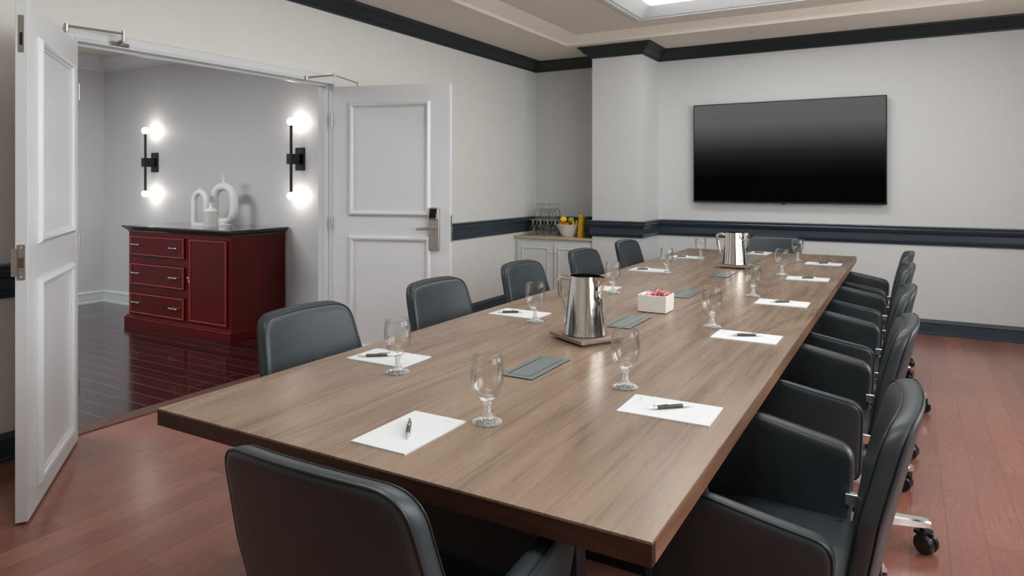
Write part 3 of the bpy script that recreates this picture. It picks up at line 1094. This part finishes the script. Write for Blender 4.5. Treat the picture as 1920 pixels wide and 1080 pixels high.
SIDE_Y_R = [1.862, 2.890, 3.790, 4.820, 5.756]
SIDE_Y_L = [1.908, 2.860, 3.790, 4.735, 5.700]
placeR = ['the nearest right-side chair', 'the second right-side chair', 'the middle right-side chair', 'the fourth right-side chair', 'the farthest right-side chair']
placeL = ['the nearest left-side chair', 'the second left-side chair', 'the middle left-side chair', 'the fourth left-side chair', 'the farthest left-side chair']
settings = []   # x, y, rot, pen dx, pen dy, pen rot, text
for y, t in zip(SIDE_Y_R, placeR):
    settings.append((-0.573, y, 90, 0.0, 0.012, 8, t))
for y, t in zip(SIDE_Y_L, placeL):
    settings.append((-1.612, y, -90, -0.02, -0.004, 204, t))
settings.append((-1.090, 1.373, 0, 0, 0, 0, 'the near end chair'))
settings.append((-1.144, 6.350, 180, 0, 0, 0, 'the far end chair'))
for i, (x, y, rz, dx, dy, pr_, t) in enumerate(settings):
    q = pad if i == 0 else copy_tree(pad)
    q.location = (x, y, TZ)
    q.rotation_euler = (0, 0, math.radians(rz + (1.2, -0.8, 0.6, 1.5, -1.0, 0.5, -1.4, 1.1, 0.3, -0.6, 0.2, -1.2)[i]))
    tag(q, 'white notepad on the table in front of ' + t, 'notepad', 'notepads at the place settings')
pen_pos = []
for k, y in enumerate(SIDE_Y_R):
    pen_pos.append((-0.573, y + 0.004, 38 + (4, -10, -2, -6, -3)[k]))
for k, y in enumerate(SIDE_Y_L):
    pen_pos.append((-1.655, y - 0.018, 213 + (3, -2, 1, -4, 0)[k]))
pen_pos.append((-1.094, 1.371, -55))
pen_pos.append((-1.146, 6.330, 13))
for i, (x, y, rz) in enumerate(pen_pos):
    q = pen if i == 0 else copy_tree(pen)
    q.location = (x, y, TZ + 0.0037)
    q.rotation_euler = (0, 0, math.radians(rz))
    tag(q, 'dark grey and silver pen on the notepad in front of ' + settings[i][6], 'pen', 'pens on the notepads')

# goblets
gob = empty('water_goblet', (0, 0, TZ))
outer_b = [(0.0, 0.056), (0.013, 0.057), (0.022, 0.064), (0.031, 0.074), (0.038, 0.087), (0.0425, 0.102), (0.0448, 0.120), (0.0448, 0.138), (0.0430, 0.158), (0.0402, 0.176), (0.0392, 0.1775), (0.0384, 0.176)]
inner_b = [(0.0412, 0.158), (0.0430, 0.138), (0.0430, 0.120), (0.0405, 0.103), (0.0355, 0.089), (0.028, 0.078), (0.017, 0.070), (0.0, 0.067)]
bm = bmesh.new(); lathe(bm, outer_b + inner_b, 40)
obj('bowl', bm, M['glass'], gob, smooth=50)
bm = bmesh.new()
stem = [(0, 0.002), (0.034, 0.000), (0.0385, 0.002), (0.0395, 0.005), (0.034, 0.008), (0.024, 0.012), (0.014, 0.018), (0.0115, 0.022), (0.0125, 0.025), (0.0085, 0.029), (0.0078, 0.040), (0.0088, 0.049), (0.0125, 0.054), (0.0115, 0.056), (0, 0.0563)]
stem[0] = (0, 0.0)
lathe(bm, stem, 32)
obj('stem_and_foot', bm, M['solidglass'], gob, smooth=50)
goblets = [(-0.956, 1.524, 'beside the notepad of the near end chair')]
for k, (x, y) in enumerate([(-0.753, 1.995), (-0.741, 3.012), (-0.746, 3.935), (-0.747, 4.935), (-0.769, 5.850)]):
    goblets.append((x, y, 'beside the notepad of ' + placeR[k]))
for k, (x, y) in enumerate([(-1.462, 1.775), (-1.455, 2.725), (-1.453, 3.655), (-1.445, 4.620), (-1.462, 5.570)]):
    goblets.append((x, y, 'beside the notepad of ' + placeL[k]))
goblets.append((-1.235, 6.150, 'just behind the farther pitcher'))
for i, (x, y, t) in enumerate(goblets):
    q = gob if i == 0 else copy_tree(gob)
    q.location = (x, y, TZ)
    tag(q, 'clear stemmed water goblet ' + t, 'glass', 'water goblets on the table')


# trivets and pitchers
def trivet(x, y, rz, label):
    r = empty('wooden_trivet', (x, y, TZ), math.radians(rz))
    tag(r, label, 'trivet', 'wooden trivets under the pitchers')
    bm = bmesh.new(); box(bm, -0.088, 0.088, -0.082, 0.082, 0.0, 0.010)
    obj('foot_block', bm, M['tableedge'], r, smooth=0)
    bm = bmesh.new(); box(bm, -0.112, 0.112, -0.104, 0.104, 0.010, 0.024)
    obj('board', bm, M['triv'], r, smooth=0, bevel=0.002)
    return r
M['triv'] = wood('grey_brown_board', srgb(96, 80, 68), srgb(128, 108, 94), srgb(148, 128, 112), 'X', 0.4)

pit = empty('water_pitcher', (0, 0, 0))
H_ = 0.232
def pr_r(z):
    return 0.0905 - 0.0290 * (z / H_) ** 0.92
bm = bmesh.new()
rows, seg = 26, 48
rings = []
def pit_ring(z, shrink=0.0):
    rg = []
    for i in range(seg):
        a = 2 * PI * i / seg
        r = pr_r(z) - shrink
        # pouring lip grows toward the rim along +x
        k = max(0.0, (z / H_ - 0.64) / 0.36)
        w = max(0.0, 1 - abs(((a + PI) % (2 * PI)) - PI) / 0.52)
        r += 0.042 * k ** 1.2 * w ** 1.4
        rg.append(bm.verts.new((r * math.cos(a), r * math.sin(a), z)))
    return rg
zs = [0.0, 0.004] + [0.004 + (H_ - 0.004) * i / rows for i in range(1, rows + 1)]
rings.append([bm.verts.new((0.084 * math.cos(2 * PI * i / seg), 0.084 * math.sin(2 * PI * i / seg), 0)) for i in range(seg)])
for z in zs[1:]:
    rings.append(pit_ring(z))
for z in reversed(zs[3:]):
    rings.append(pit_ring(z, 0.0022))
for A, B in zip(rings, rings[1:]):
    for i in range(seg):
        j = (i + 1) % seg
        bm.faces.new((A[i], A[j], B[j], B[i]))
bm.faces.new(list(reversed(rings[0]))); bm.faces.new(rings[-1])
obj('body', bm, M['steel'], pit, smooth=50)
bm = bmesh.new()
tube(bm, [(-0.060, 0, 0.208), (-0.085, 0, 0.215), (-0.112, 0, 0.216), (-0.124, 0, 0.206), (-0.125, 0, 0.188), (-0.120, 0, 0.150), (-0.110, 0, 0.110), (-0.098, 0, 0.078), (-0.084, 0, 0.058)],
     [0.009, 0.009, 0.009, 0.009, 0.009, 0.009, 0.0085, 0.008, 0.007], 14, flat=(0.75, 1.25), up=Vector((0, 1, 0)))
obj('handle', bm, M['steel'], pit)
for i, (x, y, rz, lb) in enumerate([(-1.122, 2.525, -8, 'polished steel water pitcher on the nearer trivet, beside the sugar caddy'),
                                    (-1.122, 5.215, -4, 'polished steel water pitcher on the farther trivet, toward the television')]):
    q = pit if i == 0 else copy_tree(pit)
    q.location = (x, y, TZ + 0.024)
    q.rotation_euler = (0, 0, math.radians(rz))
    tag(q, lb, 'pitcher', 'steel water pitchers on the table')
trivet(-1.120, 2.530, -30, 'square brown wooden trivet under the nearer pitcher')
trivet(-1.118, 5.215, 4, 'square brown wooden trivet under the farther pitcher')

# sugar caddy
cad = empty('sugar_caddy', (-1.073, 3.258, TZ))
tag(cad, 'white square ceramic caddy full of pink and white sugar packets', 'caddy')
bm = bmesh.new()
x0, x1, y0, y1, z0, z1, w = -0.072, 0.072, -0.066, 0.066, 0.0, 0.084, 0.006
A = [(x0 + 0.003, y0 + 0.003), (x1 - 0.003, y0 + 0.003), (x1 - 0.003, y1 - 0.003), (x0 + 0.003, y1 - 0.003)]
B = [(x0, y0), (x1, y0), (x1, y1), (x0, y1)]
Cc = [(x0 + w, y0 + w), (x1 - w, y0 + w), (x1 - w, y1 - w), (x0 + w, y1 - w)]
lv = [[bm.verts.new((*p, 0.003)) for p in A], [bm.verts.new((*p, z1)) for p in B], [bm.verts.new((*p, z1)) for p in Cc], [bm.verts.new((*p, 0.02)) for p in Cc]]
for P_, Q_ in zip(lv, lv[1:]):
    for i in range(4):
        j = (i + 1) % 4
        bm.faces.new((P_[i], P_[j], Q_[j], Q_[i]))
bm.faces.new(list(reversed(lv[0]))); bm.faces.new(lv[-1])
obj('box', bm, M['bowl'], cad, smooth=0, bevel=0.002)
bm = bmesh.new(); box(bm, x0 + 0.006, x1 - 0.006, y0 + 0.006, y1 - 0.006, 0.0, 0.003)
obj('foot', bm, M['black'], cad, smooth=0)
M['pink'] = paint('pink_packet_paper', srgb(214, 128, 136), 0.6, 0.12, 0.1, 120.0)
M['whitepack'] = paint('white_packet_paper', srgb(232, 226, 224), 0.6, 0.04, 0.1, 120.0)
M['redink'] = plain('dark_red_ink', srgb(140, 44, 60), 0.6)


def packet(mat, band):
    r = empty('sugar_packet', (0, 0, 0))
    bm = bmesh.new()
    n = 6
    top = [[None] * (n + 1) for _ in range(n + 1)]
    for sgn in (1, -1):
        g = [[bm.verts.new(((i / n - 0.5) * 0.030, (j / n - 0.5) * 0.050, sgn * 0.0028 * math.sin(PI * i / n) ** 0.6 * math.sin(PI * j / n) ** 0.4)) for j in range(n + 1)] for i in range(n + 1)]
        for i in range(n):
            for j in range(n):
                bm.faces.new((g[i][j], g[i + 1][j], g[i + 1][j + 1], g[i][j + 1]))
    obj('sachet', bm, mat, r, smooth=60)
    for s in (1, -1):
        bm = bmesh.new(); box(bm, -0.009, 0.009, -0.006, 0.008, s * 0.0027 - 0.0002, s * 0.0027 + 0.0004)
        obj('printed_band', bm, band, r, smooth=0)
    return r


pk_p = packet(M['pink'], M['redink'])
pk_w = packet(M['whitepack'], M['pink'])
used = {'p': False, 'w': False}
rr = random.Random(11)
for layer in range(3):
    for k in range(9):
        px_ = -0.052 + 0.0128 * k + rr.uniform(-0.003, 0.003)
        py_ = -0.036 + 0.036 * layer + rr.uniform(-0.005, 0.005)
        kind = 'w' if (k < 3 or rr.random() < 0.25) else 'p'
        src = pk_p if kind == 'p' else pk_w
        q = src if not used[kind] else copy_tree(src)
        used[kind] = True
        hz = 0.064 + 0.012 * math.sin(PI * (k + 1) / 10) + rr.uniform(-0.004, 0.007) + (0.004 if kind == 'p' else 0)
        q.location = (-1.073 + px_, 3.258 + py_, TZ + hz)
        q.rotation_euler = (rr.uniform(-0.55, 0.55), PI / 2 + rr.uniform(-0.45, 0.45), rr.uniform(-0.5, 0.5))
        rown = ('front', 'middle', 'back')[layer]
        place_ = ('leftmost', 'second from left', 'third from left', 'fourth from left', 'in the centre', 'fourth from right', 'third from right', 'second from right', 'rightmost')[k]
        if kind == 'p':
            tag(q, 'pink sugar packet in the white caddy, %s row, %s' % (rown, place_), 'sugar packet', 'pink packets in the sugar caddy')
        else:
            tag(q, 'white sugar packet in the white caddy, %s row, %s' % (rown, place_), 'sugar packet', 'white packets in the sugar caddy')

# ---------------------------------------------------------------- television
tv = empty('television', (-1.074, YB, 1.168))
tag(tv, 'large flat black television mounted on the back wall', 'television')
TW, TH = 1.785, 1.014
bm = bmesh.new(); box(bm, -TW / 2, TW / 2, -0.075, -0.040, 0, TH)
obj('casing', bm, M['black'], tv, smooth=0, bevel=0.003)
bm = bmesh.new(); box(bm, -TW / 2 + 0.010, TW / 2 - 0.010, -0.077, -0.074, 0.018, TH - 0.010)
obj('screen', bm, M['tvfade'], tv, smooth=0)
bm = bmesh.new(); box(bm, -TW / 2 + 0.001, TW / 2 - 0.001, -0.080, -0.0745, 0.001, 0.016)
obj('lower_bezel', bm, M['blackgloss'], tv, smooth=0)
bm = bmesh.new(); box(bm, -0.022, 0.022, -0.080, -0.055, -0.008, 0.0)
obj('sensor', bm, M['black'], tv, smooth=0, bevel=0.002)
bm = bmesh.new(); box(bm, -0.35, 0.35, -0.042, 0.0, 0.25, 0.75)
obj('wall_mount', bm, M['darkmetal'], tv, smooth=0)

# ---------------------------------------------------------------- counter cabinet in the niche
CX0, CX1, CY0, CY1 = XL + 0.002, PX0 - 0.002, 6.775, YB - 0.002
cab = empty('counter_cabinet', ((CX0 + CX1) / 2, (CY0 + CY1) / 2, 0))
tag(cab, 'low white two-door cabinet built into the niche beside the pillar', 'cabinet')
cx, cy = cab.location.x, cab.location.y
bm = bmesh.new(); box(bm, CX0 - cx, CX1 - cx, CY0 - cy, CY1 - cy, 0, 0.748)
obj('body', bm, M['white'], cab, smooth=0)
for s, (a, b) in ((-1, (CX0 + 0.045, -3.388)), (1, (-3.380, CX1 - 0.03))):
    bm = bmesh.new(); box(bm, a - cx, b - cx, CY0 - 0.020 - cy, CY0 - cy, 0.09, 0.715)
    d = obj('cabinet_door', bm, M['white'], cab, smooth=0, bevel=0.002)
    bm = bmesh.new(); frame_ring(bm, a + 0.055 - cx, b - 0.055 - cx, 0.15, 0.655, CY0 - 0.020 - cy, [(0, -0.001), (0, 0.006), (0.006, 0.010), (0.014, 0.008), (0.020, 0.003), (0.024, -0.001)])
    obj('panel_moulding', bm, M['white'], d)
    kx = (b - 0.028 if s < 0 else a + 0.028) - cx
    bm = bmesh.new()
    lathe(bm, [(0, 0), (0.006, 0), (0.006, 0.012), (0.013, 0.018), (0.014, 0.024), (0.008, 0.029), (0, 0.030)], 18,
          Matrix.Translation(Vector((kx, CY0 - 0.020 - cy, 0.610))) @ Matrix.Rotation(PI / 2, 4, 'X'))
    obj('knob', bm, M['white'], d)
bm = bmesh.new(); box(bm, CX0, CX1, CY0 - 0.035, CY1, 0.748, 0.776)
ct = obj('countertop', bm, M['counter'], None, smooth=0, bevel=0.004)
tag(ct, 'beige stone countertop on the white niche cabinet', 'countertop')
CT = 0.776
# inverted goblets in two tiers with a clear tray between
iv = None
def inverted(x, y, z):
    global iv
    q = copy_tree(gob)
    q.location = (x, y, z + 0.1775)
    q.rotation_euler = (PI, 0, random.uniform(0, 6))
    return q
GX, GY = -3.73, 6.93
for r_ in range(3):
    for c_ in range(4):
        q = inverted(GX + c_ * 0.094, GY + r_ * 0.094, CT)
        tag(q, 'upturned goblet on the niche counter, lower tier, %s row, %s' % (('front', 'middle', 'back')[r_], ('leftmost', 'second from left', 'second from right', 'rightmost')[c_]), 'glass', 'lower tier of upturned goblets')
bm = bmesh.new(); box(bm, GX - 0.05, GX + 0.335, GY - 0.05, GY + 0.24, CT + 0.1777, CT + 0.1817)
tr = obj('glass_tray', bm, M['glass'], None, smooth=0)
tag(tr, 'clear flat tray resting on the lower tier of upturned goblets', 'tray')
for r_ in range(2):
    for c_ in range(3):
        q = inverted(GX + 0.045 + c_ * 0.094, GY + 0.045 + r_ * 0.094, CT + 0.1819)
        tag(q, 'upturned goblet on the clear tray, upper tier, %s row, %s' % (('front', 'back')[r_], ('left', 'middle', 'right')[c_]), 'glass', 'upper tier of upturned goblets')

# fruit bowl
FX, FY = -3.285, 6.93
fb_ = empty('fruit_bowl', (FX, FY, CT))
tag(fb_, 'white flared ceramic bowl of mixed fruit on the niche counter', 'bowl')
bm = bmesh.new()
prof = [(0, 0), (0.068, 0), (0.074, 0.004), (0.096, 0.05), (0.120, 0.10), (0.138, 0.132), (0.134, 0.134), (0.114, 0.10), (0.088, 0.05), (0.062, 0.012), (0, 0.010)]
lathe(bm, prof, 48)
obj('bowl', bm, M['bowl'], fb_, smooth=50)


def fruitmat(name, c1, c2, sc=12.0):
    t = NT(name)
    n = t.noise(t.coords(), sc, 3.0)
    t.p(col=t.ramp(n, [(0.35, c1), (0.65, c2)]), rough=0.35)
    return t.m
M['orange'] = fruitmat('orange_peel', srgb(236, 140, 20), srgb(244, 176, 30))
M['lemon'] = fruitmat('yellow_peel', srgb(238, 190, 20), srgb(246, 214, 60))
M['gapple'] = fruitmat('green_apple_skin', srgb(120, 160, 20), srgb(168, 186, 40))
M['rapple'] = fruitmat('red_apple_skin', srgb(184, 40, 30), srgb(224, 100, 50))
M['banana'] = fruitmat('banana_skin', srgb(236, 190, 50), srgb(248, 214, 90))
M['stalk'] = plain('brown_stalk', srgb(70, 50, 30), 0.6)


def round_fruit(name, x, y, z, r, mat, label, dimple=True, sz=0.92):
    o = empty(name, (x, y, z))
    tag(o, label, 'fruit', 'fruit in the white bowl')
    bm = bmesh.new()
    prof = []
    for i in range(19):
        a = PI * i / 18
        rr_ = r * math.sin(a)
        zz = -r * sz * math.cos(a)
        if dimple and i > 14:
            zz -= r * 0.22 * ((i - 14) / 4) ** 2
        prof.append((max(rr_, 0) if 0 < i < 18 else 0, zz))
    lathe(bm, prof, 24)
    obj('flesh', bm, mat, o, smooth=80)
    bm = bmesh.new(); zt = prof[-1][1]
    cyl(bm, (0, 0, zt - 0.003), (0.003, 0, zt + (0.014 if dimple else 0.003)), 0.0016, 8)
    obj('stalk', bm, M['stalk'], o)
    return o


zb = CT + 0.10
round_fruit('orange', FX - 0.040, FY - 0.040, zb + 0.088, 0.038, M['lemon'], 'yellow-orange round fruit on top of the bowl, left of the green apple', False)
round_fruit('apple', FX - 0.056, FY - 0.054, zb + 0.024, 0.037, M['rapple'], 'red apple at the front left rim of the fruit bowl')
round_fruit('apple', FX + 0.006, FY - 0.066, zb + 0.028, 0.036, M['rapple'], 'red apple at the middle of the fruit bowl front')
round_fruit('orange', FX - 0.084, FY + 0.022, zb + 0.034, 0.036, M['orange'], 'orange at the left edge of the fruit bowl', False, 1.0)
round_fruit('apple', FX + 0.020, FY + 0.030, zb + 0.078, 0.037, M['gapple'], 'green apple on top of the fruit bowl')
round_fruit('orange', FX - 0.030, FY + 0.060, zb + 0.020, 0.038, M['orange'], 'orange at the back of the fruit bowl under the green apple', False, 1.0)
round_fruit('apple', FX + 0.040, FY + 0.060, zb + 0.014, 0.036, M['gapple'], 'green apple low at the back of the fruit bowl')
for k, (dx, lb) in enumerate(((0.060, 'yellow banana in the bowl next to the red apples'), (0.090, 'yellow banana at the right edge of the bowl'))):
    b = empty('banana', (FX + dx - 0.008, FY - 0.030 + k * 0.02, zb + 0.012))
    tag(b, lb, 'fruit', 'fruit in the white bowl')
    pts, rad = [], []
    for i in range(11):
        t = i / 10
        pts.append((0.018 * math.sin(t * 2.6) - 0.004, 0.05 * (t - 0.3), -0.042 + 0.105 * t))
        rad.append(0.0135 * (0.45 + 0.55 * math.sin(PI * (0.12 + 0.76 * t))))
    bm = bmesh.new(); tube(bm, pts, rad, 10, up=Vector((0, 1, 0)))
    obj('flesh', bm, M['banana'], b, smooth=60)
    bm = bmesh.new()
    cyl(bm, pts[-1], (pts[-1][0] + 0.004, pts[-1][1] + 0.004, pts[-1][2] + 0.012), 0.005, 8)
    obj('stalk', bm, M['stalk'], b)

# boxes of tea beside the bowl
M['yellow'] = paint('yellow_card', srgb(214, 168, 14), 0.45, 0.03, 0.03, 30.0)
M['brown'] = paint('dark_brown_card', srgb(36, 20, 22), 0.4, 0.05, 0.03, 30.0)
def upright(name, x, y, w, d, h, mat, label, cat, tilt=0.0, rz=0.0):
    o = empty(name, (x, y, CT), rz)
    tag(o, label, cat)
    m = Matrix.Rotation(tilt, 4, 'Y')
    bm = bmesh.new(); box(bm, -w / 2, w / 2, -d / 2, d / 2, 0.0, h)
    bmesh.ops.transform(bm, matrix=m, verts=bm.verts)
    mz = min(v.co.z for v in bm.verts)
    bmesh.ops.translate(bm, vec=(0, 0, -mz), verts=bm.verts)
    obj('carton', bm, mat, o, smooth=0, bevel=0.002)
    bm = bmesh.new(); box(bm, -w / 2 + 0.002, w / 2 - 0.002, -d / 2 - 0.0008, d / 2 + 0.0008, h * 0.86, h * 0.88)
    bmesh.ops.transform(bm, matrix=m, verts=bm.verts)
    bmesh.ops.translate(bm, vec=(0, 0, -mz), verts=bm.verts)
    obj('lid_line', bm, M['black'], o, smooth=0)
    return o
upright('tall_box', -3.112, 6.880, 0.052, 0.050, 0.245, M['yellow'], 'tall yellow box leaning beside the fruit bowl', 'box', 0.05)
upright('tall_box', -3.034, 6.93, 0.058, 0.09, 0.225, M['brown'], 'tall dark brown box next to the yellow box', 'box')
upright('tall_box', -2.968, 6.95, 0.056, 0.10, 0.205, M['brown'], 'slightly shorter dark brown box against the pillar', 'box')

# ---------------------------------------------------------------- hall: credenza, vases, sconces
KX0, KX1, KY0, KY1 = -6.535, -5.045, 3.905, 4.495
kr = empty('credenza', ((KX0 + KX1) / 2, (KY0 + KY1) / 2, 0))
tag(kr, 'dark red cherry cabinet with three drawers, a door and a black top', 'cabinet')
kx, ky = kr.location.x, kr.location.y
def kbox(bm, x0, x1, y0, y1, z0, z1):
    return box(bm, x0 - kx, x1 - kx, y0 - ky, y1 - ky, z0, z1)
bm = bmesh.new(); kbox(bm, KX0 + 0.012, KX1 - 0.012, KY0, KY1, 0.10, 0.915)
obj('body', bm, M['cherry'], kr, smooth=0)
for a in (KX0, KX1 - 0.012):
    bm = bmesh.new(); kbox(bm, a, a + 0.012, KY0 + 0.001, KY1, 0.10, 0.915)
    obj('side_panel', bm, M['cherryside'], kr, smooth=0)
pl = [(0, 0), (0.030, 0), (0.030, 0.078), (0.024, 0.088), (0.014, 0.094), (0.010, 0.104), (0, 0.108)]
bm = bmesh.new(); sweep(bm, [(KX0 - kx, KY1 - ky), (KX0 - kx, KY0 - ky), (KX1 - kx, KY0 - ky), (KX1 - kx, KY1 - ky)], [(o, z) for o, z in pl])
obj('plinth', bm, M['cherry'], kr, smooth=25)
cv = [(0, 0.905), (0.006, 0.905), (0.010, 0.918), (0.022, 0.926), (0.034, 0.940), (0.038, 0.946), (0, 0.946)]
bm = bmesh.new(); sweep(bm, [(KX0 - kx, KY1 - ky), (KX0 - kx, KY0 - ky), (KX1 - kx, KY0 - ky), (KX1 - kx, KY1 - ky)], cv)
obj('cornice', bm, M['topblack'], kr, smooth=25)
bm = bmesh.new(); kbox(bm, KX0 - 0.048, KX1 + 0.048, KY0 - 0.048, KY1 + 0.005, 0.946, 0.962)
obj('top', bm, M['topblack'], kr, smooth=0, bevel=0.003)
BEAD = [(0, -0.001), (0, 0.005), (0.003, 0.008), (0.007, 0.008), (0.010, 0.005), (0.010, -0.001)]
def kfront(name, x0, x1, z0, z1):
    bm = bmesh.new(); kbox(bm, x0, x1, KY0 - 0.014, KY0, z0, z1)
    d = obj(name, bm, M['cherry'], kr, smooth=0, bevel=0.0015)
    bm = bmesh.new(); frame_ring(bm, x0 - kx + 0.004, x1 - kx - 0.004, z0 + 0.004, z1 - 0.004, KY0 - 0.014 - ky, BEAD)
    obj('bead', bm, M['bead'], d, smooth=30)
    return d
def pull(parent, x, z):
    bm = bmesh.new()
    y = KY0 - 0.014 - ky
    for s in (-1, 1):
        cyl(bm, (x - kx + s * 0.038, y, z), (x - kx + s * 0.038, y - 0.026, z), 0.0055, 10)
        sphere(bm, (x - kx + s * 0.050, y - 0.026, z), 0.0085, 12)
    tube(bm, [(x - kx - 0.052, y - 0.026, z), (x - kx - 0.02, y - 0.028, z), (x - kx + 0.02, y - 0.028, z), (x - kx + 0.052, y - 0.026, z)], 0.005, 10)
    obj('handle', bm, M['chrome'], parent)
for z0, z1 in ((0.680, 0.866), (0.402, 0.604), (0.126, 0.322)):
    d = kfront('drawer', -6.487, -5.668, z0, z1)
    pull(d, -6.375, (z0 + z1) / 2 + 0.012)
    pull(d, -5.800, (z0 + z1) / 2 + 0.002)
d = kfront('door', -5.590, -5.085, 0.130, 0.866)
bm = bmesh.new()
box(bm, -5.612 - kx, -5.592 - kx, KY0 - 0.004 - ky, KY0 - ky, 0.47, 0.53)
cyl(bm, (-5.602 - kx, KY0 - 0.004 - ky, 0.485), (-5.602 - kx, KY0 - 0.012 - ky, 0.485), 0.009, 14)
cyl(bm, (-5.602 - kx, KY0 - 0.002 - ky, 0.520), (-5.602 - kx, KY0 - 0.024 - ky, 0.520), 0.009, 14)
obj('lock', bm, M['chrome'], kr)

VZ = 0.962
def loop_pts(w, h, n=48, p=2.6):
    out = []
    for i in range(n):
        a = 2 * PI * i / n
        c, s = math.cos(a), math.sin(a)
        out.append((w / 2 * math.copysign(abs(c) ** (2 / p), c), 0, h / 2 * math.copysign(abs(s) ** (2 / p), s)))
    return out
# big ring vase
v = empty('ring_vase', (-5.655, 4.30, VZ), math.radians(8))
tag(v, 'tall white matte vase shaped like an upright ring with a flared neck', 'vase')
bm = bmesh.new()
lp = loop_pts(0.245, 0.335)
pts = [(x, 0, z + 0.205) for x, y, z in lp]
tube(bm, pts, [0.038 if z > 0.08 else 0.034 for x, y, z in pts], 18, closed=True, up=Vector((0, 1, 0)))
for vv in bm.verts:
    if vv.co.z < 0.008:
        vv.co.z = 0.0
obj('ring', bm, M['ceramic'], v, smooth=80)
bm = bmesh.new()
lathe(bm, [(0, 0), (0.075, 0), (0.082, 0.014), (0.070, 0.030), (0, 0.030)], 28, None, 1.0, 0.5)
obj('foot', bm, M['ceramic'], v, smooth=50)
bm = bmesh.new()
lathe(bm, [(0.0, 0.395), (0.026, 0.395), (0.019, 0.415), (0.017, 0.435), (0.022, 0.462), (0.033, 0.492), (0.030, 0.494), (0.019, 0.465), (0.014, 0.44), (0, 0.43)], 24)
obj('neck', bm, M['ceramic'], v, smooth=50)
# arch vase
v = empty('arch_vase', (-5.815, 4.16, VZ), math.radians(6))
tag(v, 'medium white matte vase shaped like an arch, standing left of the ring vase', 'vase')
bm = bmesh.new()
pts = [(-0.080, 0, 0.0)] + [(-0.080, 0, 0.05 * k) for k in range(1, 5)]
for i in range(0, 17):
    a = PI - PI * i / 16
    pts.append((0.080 * math.cos(a), 0, 0.235 + 0.085 * math.sin(a)))
pts += [(0.080, 0, 0.20 - 0.05 * k) for k in range(0, 4)] + [(0.080, 0, 0.0)]
tube(bm, pts, 0.027, 16, up=Vector((0, 1, 0)))
obj('arch', bm, M['ceramic'], v, smooth=80)
bm = bmesh.new()
lathe(bm, [(0, 0), (0.104, 0), (0.108, 0.012), (0.100, 0.030), (0, 0.034)], 28, None, 1.0, 0.42)
obj('foot', bm, M['ceramic'], v, smooth=50)
bm = bmesh.new()
lathe(bm, [(0, 0.325), (0.018, 0.325), (0.014, 0.345), (0.018, 0.366), (0.015, 0.367), (0.010, 0.350), (0, 0.346)], 20)
obj('neck', bm, M['ceramic'], v, smooth=50)
# small bottle
v = empty('bottle_vase', (-5.545, 4.075, VZ))
tag(v, 'small white bottle vase standing in front of the other two', 'vase')
bm = bmesh.new()
lathe(bm, [(0, 0), (0.056, 0), (0.061, 0.006), (0.062, 0.145), (0.066, 0.150), (0.060, 0.158), (0.030, 0.176), (0.020, 0.184), (0, 0.185)], 36)
obj('body', bm, M['ceramic'], v, smooth=50)
bm = bmesh.new()
lathe(bm, [(0, 0.182), (0.017, 0.182), (0.013, 0.198), (0.013, 0.212), (0.020, 0.226), (0.017, 0.227), (0.010, 0.212), (0, 0.208)], 24)
obj('neck', bm, M['ceramic'], v, smooth=50)


def sconce(x, label):
    r = empty('wall_sconce', (x, HY, 1.59))
    tag(r, label, 'wall light', 'black wall sconces in the hall')
    bm = bmesh.new(); box(bm, -0.055, 0.055, -0.018, 0.0, -0.105, 0.105)
    obj('backplate', bm, M['black'], r, smooth=0, bevel=0.002)
    bm = bmesh.new(); box(bm, -0.028, 0.028, -0.145, -0.018, -0.050, 0.045)
    obj('arm_block', bm, M['blackgloss'], r, smooth=0, bevel=0.002)
    bm = bmesh.new(); cyl(bm, (0, -0.115, -0.30), (0, -0.115, 0.30), 0.0125, 16)
    obj('rod', bm, M['black'], r)
    for s in (-1, 1):
        bm = bmesh.new(); cyl(bm, (0, -0.115, s * 0.295), (0, -0.115, s * 0.308), 0.017, 16)
        sk = obj('socket', bm, M['darkmetal'], r)
        bm = bmesh.new(); sphere(bm, (0, -0.115, s * 0.336), 0.036, 24)
        obj('bulb', bm, M['bulb'], r, smooth=80)
sconce(-7.075, 'black rod sconce with two round bulbs, on the left of the vases')
sconce(-4.865, 'black rod sconce with two round bulbs, near the right door jamb')
